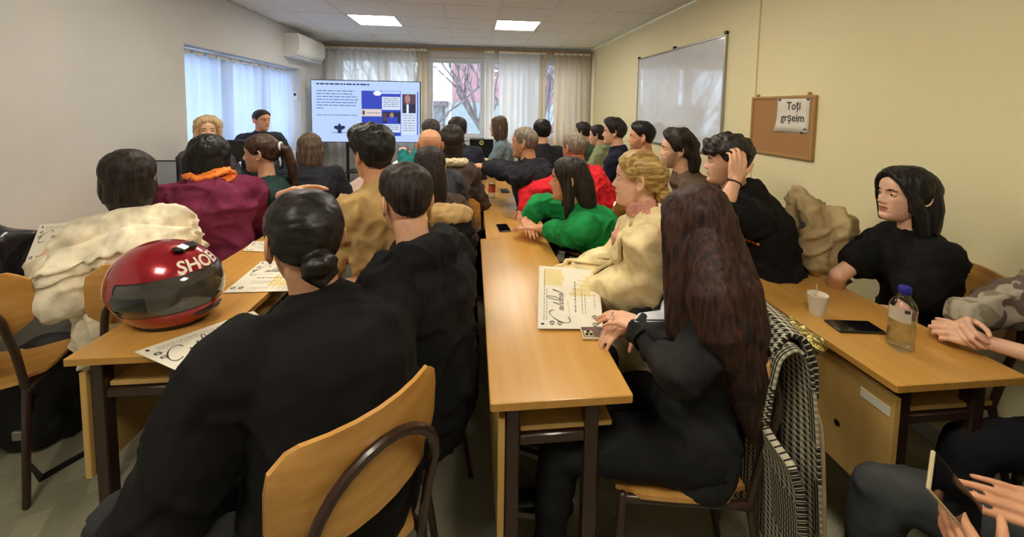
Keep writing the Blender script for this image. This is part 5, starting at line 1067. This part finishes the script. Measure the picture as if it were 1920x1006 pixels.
c = P27; a_ = c['arms'][0]; d_ = nrm(a_[2]-a_[1]); x_ = nrm(np.cross(d_, (0, 1., 0))); y_ = np.cross(d_, x_)
obj('wristband', G().tube([a_[2]-d_*.012+x_*.031*math.cos(q)+y_*.028*math.sin(q) for q in np.linspace(0, 2*math.pi, 17)], [.004]*17, 6), M['black'], c['t'])
M['ogrey'] = mat('orange_print', (226, 110, 50), .7); bt = bvh_of(c['go'])
for k in range(4): applique('hoodie_print', c, bt, c['sp'](.66)-c['Rb']*(.03), nrm(c['Rb']*.5+c['Fb']*.85), nrm(-c['Rb']+c['Fb']*.3), [(-.035+.02*k, -.004), (-.02+.02*k, -.004), (-.02+.02*k, .008), (-.035+.02*k, .008)], .003, .001, M['ogrey'])
c28 = person('young woman with black shoulder length hair in black t-shirt against the cream wall', (1697, 366), 1.66, 78, 64, pitch=2, hs=.99, lean=(.02, .0), fem=True, w=1.0, skin='fair', haircol='black', top_name='t_shirt',
    hair=dict(line='long', th=(.016, .018, .022), extra=lambda g: (g.tube([(0, -.04, .05), (0, -.055, -.04), (.01, -.055, -.13), (.015, -.05, -.19)], [(.085, .06), (.098, .062), (.105, .055), (.07, .035)], 18, side=(1, 0, 0)), g.tube([(.02, .07, .095), (.06, .055, .06), (.088, .02, -.02), (.094, .0, -.12)], [(.016, .02), (.014, .028), (.018, .03), (.012, .02)], 10, side=(1, 0, 0)), g.tube([(-.015, .075, .098), (-.055, .065, .07), (-.080, .04, .02), (-.090, .005, -.06), (-.094, -.015, -.16)], [(.014, .016), (.012, .02), (.010, .018), (.018, .026), (.012, .02)], 10, side=(1, 0, 0))), samp=.005, strand=(60, 60, 5)),
    top=dict(col=(17, 17, 18), th=.014, amp=.005, sleeve=.32, arm=1.15), legs=(26, 26, 30), armL=dict(w=('l', .24, -.02, .66), e=(1.735, 1.33, .735), hd=(-.9, .2, 0), sleeve=.27), armR=dict(w=('l', .26, .1, .66), e=D(1572, 515, 1.72)))
obj('earring', G().ell(c28['H']((-.076, -.002, -.036)), (.004, .004, .006)), M['alu'], c28['t'])
# person in camouflage jacket, only arms and torso inside the frame
M['camo'] = mat('camouflage_jacket_cloth', (132, 124, 102), .9, (172, 162, 144), (14, 14, 14), 2, (.47, .53), bump=.25, bscale=400)
_nt = M['camo'].node_tree; _nz = _nt.nodes.new('ShaderNodeTexNoise'); _nz.inputs['Scale'].default_value = 9; _nz.inputs['Detail'].default_value = 1; _tc = [n for n in _nt.nodes if n.type == 'TEX_COORD'][0]; _nt.links.new(_tc.outputs['Object'], _nz.inputs['Vector'])
_rp = _nt.nodes.new('ShaderNodeValToRGB'); _rp.color_ramp.interpolation = 'CONSTANT'; _rp.color_ramp.elements[0].color = (0, 0, 0, 1); _rp.color_ramp.elements[1].color = (1, 1, 1, 1); _rp.color_ramp.elements[1].position = .56
_nt.links.new(_nz.outputs[0], _rp.inputs[0]); _mx = _nt.nodes.new('ShaderNodeMixRGB'); _b = _nt.nodes['Principled BSDF']; _old = _b.inputs['Base Color'].links[0].from_socket; _nt.links.new(_old, _mx.inputs[1]); _mx.inputs[2].default_value = (*lin((104, 86, 76)), 1); _nt.links.new(_rp.outputs[0], _mx.inputs[0]); _nt.links.new(_mx.outputs[0], _b.inputs['Base Color'])
hw = ZP(1800, 630, .80)
P29 = person('person in faded camouflage jacket over black shirt, hands clasped on right desk', (1.90, .83, 1.21), 0, 80, 80, hs=1.0, lean=(.04, 0), fem=True, w=1.1, skin='fair', haircol='brown', top_name='camouflage_jacket', hair=dict(line='long', th=(.014, .014, .016), extra=bob(.05)), top=dict(mat=M['camo'], th=.022, amp=.010, fsc=9, sleeve=.95), legs=(26, 26, 30),
    armL=dict(w=(1.70, 1.055, .80), e=(1.86, .82, .80), hd=(-.66, .66, .05), pn=(.4, .55, -.6), curl=1.0, spread=.03, thumb=.9, sleeve=.45, vox=.0035, s=.98), armR=dict(w=D(1806, 596, 1.36), e=D(1905, 560, 1.36), hd=(-.8, -.5, -.05), pn=(-.1, -.7, -.5), curl=1.0, spread=.03, thumb=.9, vox=.0035, s=.98))
c = P29; M['blackshirt'] = cloth('black_shirt_cloth', (20, 21, 22), .85); bt = bvh_of(c['go'])
applique('shirt_front', c, bt, c['nb'], c['Rb'], c['Fb'], [(-.06, .02), (.06, .02), (.09, -.15), (.09, -.42), (-.09, -.42), (-.09, -.15)], .005, .003, M['blackshirt'])
a_ = c['arms'][0]; d_ = nrm(a_[2]-a_[1]); x_ = nrm(np.cross(d_, (0, 0, 1.))); y_ = np.cross(d_, x_); q0 = a_[1]+(a_[2]-a_[1])*.62
obj('bracelet', G().tube([q0+x_*.037*math.cos(q)+y_*.036*math.sin(q) for q in np.linspace(0, 2*math.pi, 21)], [.0022]*21, 6), M['paper'], c['t'])
# person at the bottom right holding a phone in both hands
pp = D(1785, 945, .80)
P30 = person('person in dark grey jeans at bottom right holding a phone with both hands', (1.60, .50, 1.22), 0, 64, 64, hs=1.0, lean=(.03, 0), fem=False, w=1.0, skin='warm', haircol='dark', top_name='sweater', hair=dict(line='short'), top=dict(col=(24, 24, 26), th=.018, sleeve=.8), legs=(58, 60, 60),
    legdir=60, thigh=.66, armL=dict(w=D(1866, 1112, .67), e=(1.25, .28, .62), hd=nrm(D(1778, 965, .77)-D(1866, 1112, .67)), pn=nrm(RT*.9-UP*.1+FW*.3), curl=.30, thumb=.6, vox=.0032, s=.92), armR=dict(w=D(2035, 992, .76), e=(1.42, .5, .72), hd=nrm(D(1860, 928, .81)-D(2035, 992, .76)), pn=nrm(FW*.75-UP*.5-RT*.2), curl=.30, thumb=.3, vox=.0032, s=.95))
ph_d = nrm(-RT*.66+UP*.75-FW*.05); ph_x = RT*.66+UP*.52+FW*.45; ph_x = nrm(ph_x-ph_d*np.dot(ph_x, ph_d)); ph_n = np.cross(ph_x, ph_d)
if np.dot(ph_n, FW) > 0: ph_x = -ph_x; ph_n = -ph_n
c0 = D(1790, 932, .755)
t = bpy.data.objects.new('phone', None); COL.objects.link(t); Mx = Matrix([[ph_x[i], ph_d[i], ph_n[i], c0[i]] for i in range(3)]+[[0, 0, 0, 1]]); t.matrix_world = Mx; tag(t, 'black phone in clear rimmed case held in both hands at bottom right', 'phone', None)
local('body', G().box((-.038, -.08, -.004), (.038, .08, .0035), bev=.002), M['case_edge'], t); local('screen', G().box((-.0355, -.0775, .003), (.0355, .0775, .0042), bev=.0004), M['blackgloss'], t, None)
# --- chairs under the seated people
def chair_for(c, label, yaw, dx=0.0, dy=0.0):
    p = c['pel']+c['Fb']*dy+c['Rb']*dx; return chair(p[0], p[1], yaw, label)
def by(c): return math.degrees(math.atan2(-c['Fb'][0], c['Fb'][1]))
def chair_back(px, z, yaw, label):
    "chair whose backrest middle stands at a seen point"
    p = ZP(px[0], px[1], z); f = rotz(yaw)[:, 1]; q = p+f*.245; return chair(q[0], q[1], yaw, label)
ch1 = chair_back((706, 782), .88, 45, 'plywood chair with brown steel loop, nearest, under man in black coat')
chair_back((848, 570), .84, 74, 'plywood chair under the man in black hoodie, its plywood back seen edge on')
chair_back((290, 510), .84, 42, 'plywood chair behind the woman in white blouse, wood back below scalloped collar')
chair_back((432, 415), .82, 40, 'plywood chair under the broad woman in burgundy, brown loop on its plywood back')
chair_back((605, 346), .82, 20, 'small plywood chair back below the woman in dark jacket near television')
chair_for(P27, 'plywood school chair under the youth with curly hair', by(P27), .16, .10)
chS = chair(.64, 1.14, 80, 'plywood chair under the woman in black suit, draped with a checked coat')
chair_back((-112, 572), .83, 22, 'empty plywood chair at the left picture edge below the leather bag')
for c, l in ((P3, 'man in beige jacket'), (P5, 'bald man'), (P6, 'woman with fur collar'), (P11, 'woman with ponytail'), (P16, 'grey haired man'), (P18, 'man in red sweater'), (P19, 'woman in green sweater'), (P20, 'woman in cream coat'), (P24, 'youth in navy sweater'), (P25, 'young man in black shirt'), (P26, 'man in brown sweater'), (c28, 'young woman in black t-shirt'), (P29, 'person in camouflage jacket'), (P30, 'person holding a phone at bottom right')):
    chair_for(c, 'plywood school chair under the '+l, by(c), 0, .02)
# --- clothes left on chairs
def drape_mat():
    m = mat('houndstooth_wool', (20, 19, 18), .95, bump=.3, bscale=300); nt = m.node_tree; N_ = nt.nodes; Lk = nt.links; b = N_['Principled BSDF']
    uv = N_.new('ShaderNodeUVMap'); sx = N_.new('ShaderNodeSeparateXYZ'); Lk.new(uv.outputs[0], sx.inputs[0])
    def mt(op, a, bb=None):
        n = N_.new('ShaderNodeMath'); n.operation = op
        for i, v in enumerate((a, bb)):
            if v is None: continue
            if isinstance(v, (int, float)): n.inputs[i].default_value = v
            else: Lk.new(v, n.inputs[i])
        return n.outputs[0]
    K = 58.; X = mt('MULTIPLY', sx.outputs[0], K); Y = mt('MULTIPLY', sx.outputs[1], K)
    a = mt('LESS_THAN', mt('FRACT', X), .5); c_ = mt('LESS_THAN', mt('FRACT', Y), .5); same = mt('COMPARE', a, c_); same.node.inputs[2].default_value = .1
    dg_ = mt('LESS_THAN', mt('FRACT', mt('MULTIPLY', mt('ADD', X, Y), 2.0)), .5)
    fine = mt('LESS_THAN', mt('FRACT', mt('MULTIPLY', X, 2.)), .5)
    big = mt('ADD', mt('MULTIPLY', same, a), mt('MULTIPLY', mt('SUBTRACT', 1., same), dg_))
    bx = mt('LESS_THAN', mt('FRACT', mt('MULTIPLY', sx.outputs[0], 5.2)), .5); byy = mt('LESS_THAN', mt('FRACT', mt('MULTIPLY', sx.outputs[1], 4.0)), .42)
    sel = mt('MAXIMUM', bx, byy)
    pat = mt('ADD', mt('MULTIPLY', sel, big), mt('MULTIPLY', mt('SUBTRACT', 1., sel), mt('MULTIPLY', fine, mt('ADD', .45, mt('MULTIPLY', c_, .4)))))
    mx = N_.new('ShaderNodeMixRGB'); mx.inputs[1].default_value = (*lin((26, 24, 22)), 1); mx.inputs[2].default_value = (*lin((206, 196, 170)), 1); Lk.new(pat, mx.inputs[0]); Lk.new(mx.outputs[0], b.inputs['Base Color'])
    return m
M['hound'] = drape_mat(); M['liningcream'] = cloth('cream_lining', (176, 160, 124), .7)
def cloth_sheet(name, P, UV, m, parent, th=.008, label=None):
    nv, nu = P.shape[:2]; g = G().grid(P); o = obj(name, g, m, parent, smooth=True, label=label); me = o.data; ul = me.uv_layers.new(name='UVMap'); L = np.empty(len(me.loops), np.int32); me.loops.foreach_get('vertex_index', L); ul.data.foreach_set('uv', UV.reshape(-1, 2)[L].astype(np.float32).ravel())
    s = o.modifiers.new('s', 'SOLIDIFY'); s.thickness = th; s.offset = 0; return o
yaw_ = 80; Bc = rotz(yaw_); R_, F_ = Bc[:, 0], Bc[:, 1]; Z = np.array([0, 0, 1.]); o0 = np.array([.64, 1.14, 0])
t = thing('houndstooth_coat', o0-F_*.3, 'black and white houndstooth coat draped over the chair of woman in black suit', 'coat')
def drape(u0, u1, prof, seed, amp, flare=0., n=40):
    P = []; UV = []; us = np.linspace(u0, u1, n); s = 0; pv = None
    pr = np.asarray(prof, float); tt = np.linspace(0, len(pr)-1, 44); px = np.interp(tt, range(len(pr)), pr[:, 0]); pz = np.interp(tt, range(len(pr)), pr[:, 1]); k = np.array([.25, .5, .25])
    for _ in range(3): px[1:-1] = np.convolve(px, k, 'valid'); pz[1:-1] = np.convolve(pz, k, 'valid')
    for i in range(44):
        if i: s += math.hypot(px[i]-px[i-1], pz[i]-pz[i-1])
        dn = max(0, .9-pz[i]); row = []; ur = []
        for u in us:
            ph = u*22+seed; of = amp*min(1, dn*3+.15)*(math.sin(ph)+.5*math.sin(2.1*ph+seed))
            row.append(o0+R_*(u*(1+flare*dn))+F_*(px[i]-of*(1 if px[i] < -.27 else -.5))+Z*(pz[i]+.006*math.sin(ph*.7+1))); ur.append((u, s))
        P.append(row); UV.append(ur)
    return np.array(P), np.array(UV)
P_, U_ = drape(-.215, .20, [(-.19, .72), (-.20, .82), (-.215, .905), (-.255, .935), (-.29, .905), (-.305, .78), (-.32, .55), (-.335, .30), (-.34, .12)], 1.2, .016, .22); cloth_sheet('coat_body', P_, U_, M['hound'], t)
P_, U_ = drape(-.30, -.16, [(-.20, .68), (-.22, .62), (-.235, .50), (-.24, .40), (-.245, .28)], 4.0, .014, .0, 14); cloth_sheet('sleeve', P_, U_*1., M['hound'], t, .02)
P_, U_ = drape(-.19, .21, [(-.21, .90), (-.245, .955), (-.29, .945), (-.325, .87), (-.335, .78)], 2.2, .012, .1, 30); cloth_sheet('collar_fold', P_, U_, M['hound'], t, .014)
P_, U_ = drape(-.20, -.12, [(-.30, .80), (-.33, .70), (-.345, .50), (-.355, .32)], 6, .012, .1, 12); cloth_sheet('coat_lining', P_, U_, M['liningcream'], t)
# beige puffer jacket on the chair between curly youth and woman in black t-shirt
M['puffer'] = mat('beige_jacket_cloth', (170, 146, 102), .6, (188, 164, 120), (9, 9, 9), bump=.3, bscale=200)
c = D(1535, 432, 1.95); t = thing('beige_jacket', (c[0], c[1], 0), 'crumpled beige jacket hung on a chair against the cream wall', 'jacket')
g = G(); e_ = lambda x, y, d, r: g.ell(D(x, y, d), r)
e_(1545, 455, 1.95, (.08, .15, .13)); e_(1510, 405, 1.97, (.07, .09, .11)); e_(1500, 375, 1.98, (.045, .05, .06)); e_(1565, 425, 1.93, (.06, .08, .08)); g.box(c+(-.06, -.10, -.4), c+(.08, .12, -.02))
g.tube([D(1515, 385, 1.92), D(1530, 440, 1.88), D(1528, 500, 1.88)], [.05, .055, .045], 12); g.tube([D(1555, 405, 1.9), D(1580, 440, 1.85), D(1572, 490, 1.85)], [.045, .055, .04], 12)
V, N, Q, T = remesh(g, .008, 4); V = fold(V, N, .012, 9, 4); nn_ = vnoise((V+(vnoise(V*7)-.5)[:, None]*.1)*np.array([16, 16, 4.])+3); V = V+N*(.014*np.exp(-((nn_-.5)/.06)**2))[:, None]; obj('jacket_body', (V, Q, T, np.zeros(len(Q)+len(T), int)), M['puffer'], t, smooth=True)
bt = BVHTree.FromPolygons([tuple(v) for v in V], [tuple(q) for q in Q]); lk = nrm(CO-c); hh = bt.ray_cast(Vector(D(1508, 421, .9)), Vector(nrm(ray(1508, 421))), 2)
if hh[0] is not None: obj('neck_label', G().box((-.016, -.012, -.003), (.016, .012, .003), M=np.stack([nrm(np.cross(lk, (0, 0, 1.))), (0, 0, 1.), lk], 1)).merge(G().box((0, 0, 0), (.0001, .0001, .0001))) if False else G().merge(G().box((-.016, -.014, -.002), (.016, .014, .003)), np.stack([nrm(np.cross((0, 0, 1.), lk)), np.cross(lk, nrm(np.cross((0, 0, 1.), lk))), lk], 1), np.array(hh[0])+lk*.002), M['black'], t)
chair(c[0]-.19, c[1]+.15, 84, 'plywood school chair holding the crumpled beige jacket')
# beige hooded coat over black on a chair in the left row
M['tan'] = mat('tan_hood_cloth', (176, 144, 92), .9, (192, 160, 106), (10, 10, 10), bump=.3, bscale=300)
c = D(838, 402, 2.0); t = thing('hooded_coat', (c[0], c[1], 0), 'dark coat with tan hood hung on a chair beside the centre desk', 'coat')
g = G(); g.ell(c+(.03, 0, -.005), (.085, .08, .05)); g.tube([c+(-.13, .02, -.04), c+(-.05, 0, -.01), c+(.05, 0, .0)], [(.05, .03), (.08, .045), (.085, .045)], 14, side=(0, 1, 0)); V, N, Q, T = remesh(g, .007, 4); V = fold(V, N, .006, 12, 2); V = c+(V-c)*1.2; obj('hood', (V, Q, T, np.zeros(len(Q)+len(T), int)), M['tan'], t, smooth=True)
g = G(); g.tube([c+(.045, 0, -.05), c+(.06, -.01, -.3), c+(.07, -.02, -.62)], [(.06, .10), (.06, .13), (.05, .13)], 16, side=(1, 0, 0)); V, N, Q, T = remesh(g, .01, 4); V = fold(V, N, .012, 9, 6); V = c+(V-c)*1.2; obj('coat_body', (V, Q, T, np.zeros(len(Q)+len(T), int)), M['coatblack'], t, smooth=True)
chair_back((812, 430), .82, 30, 'plywood school chair under the coat with tan hood')
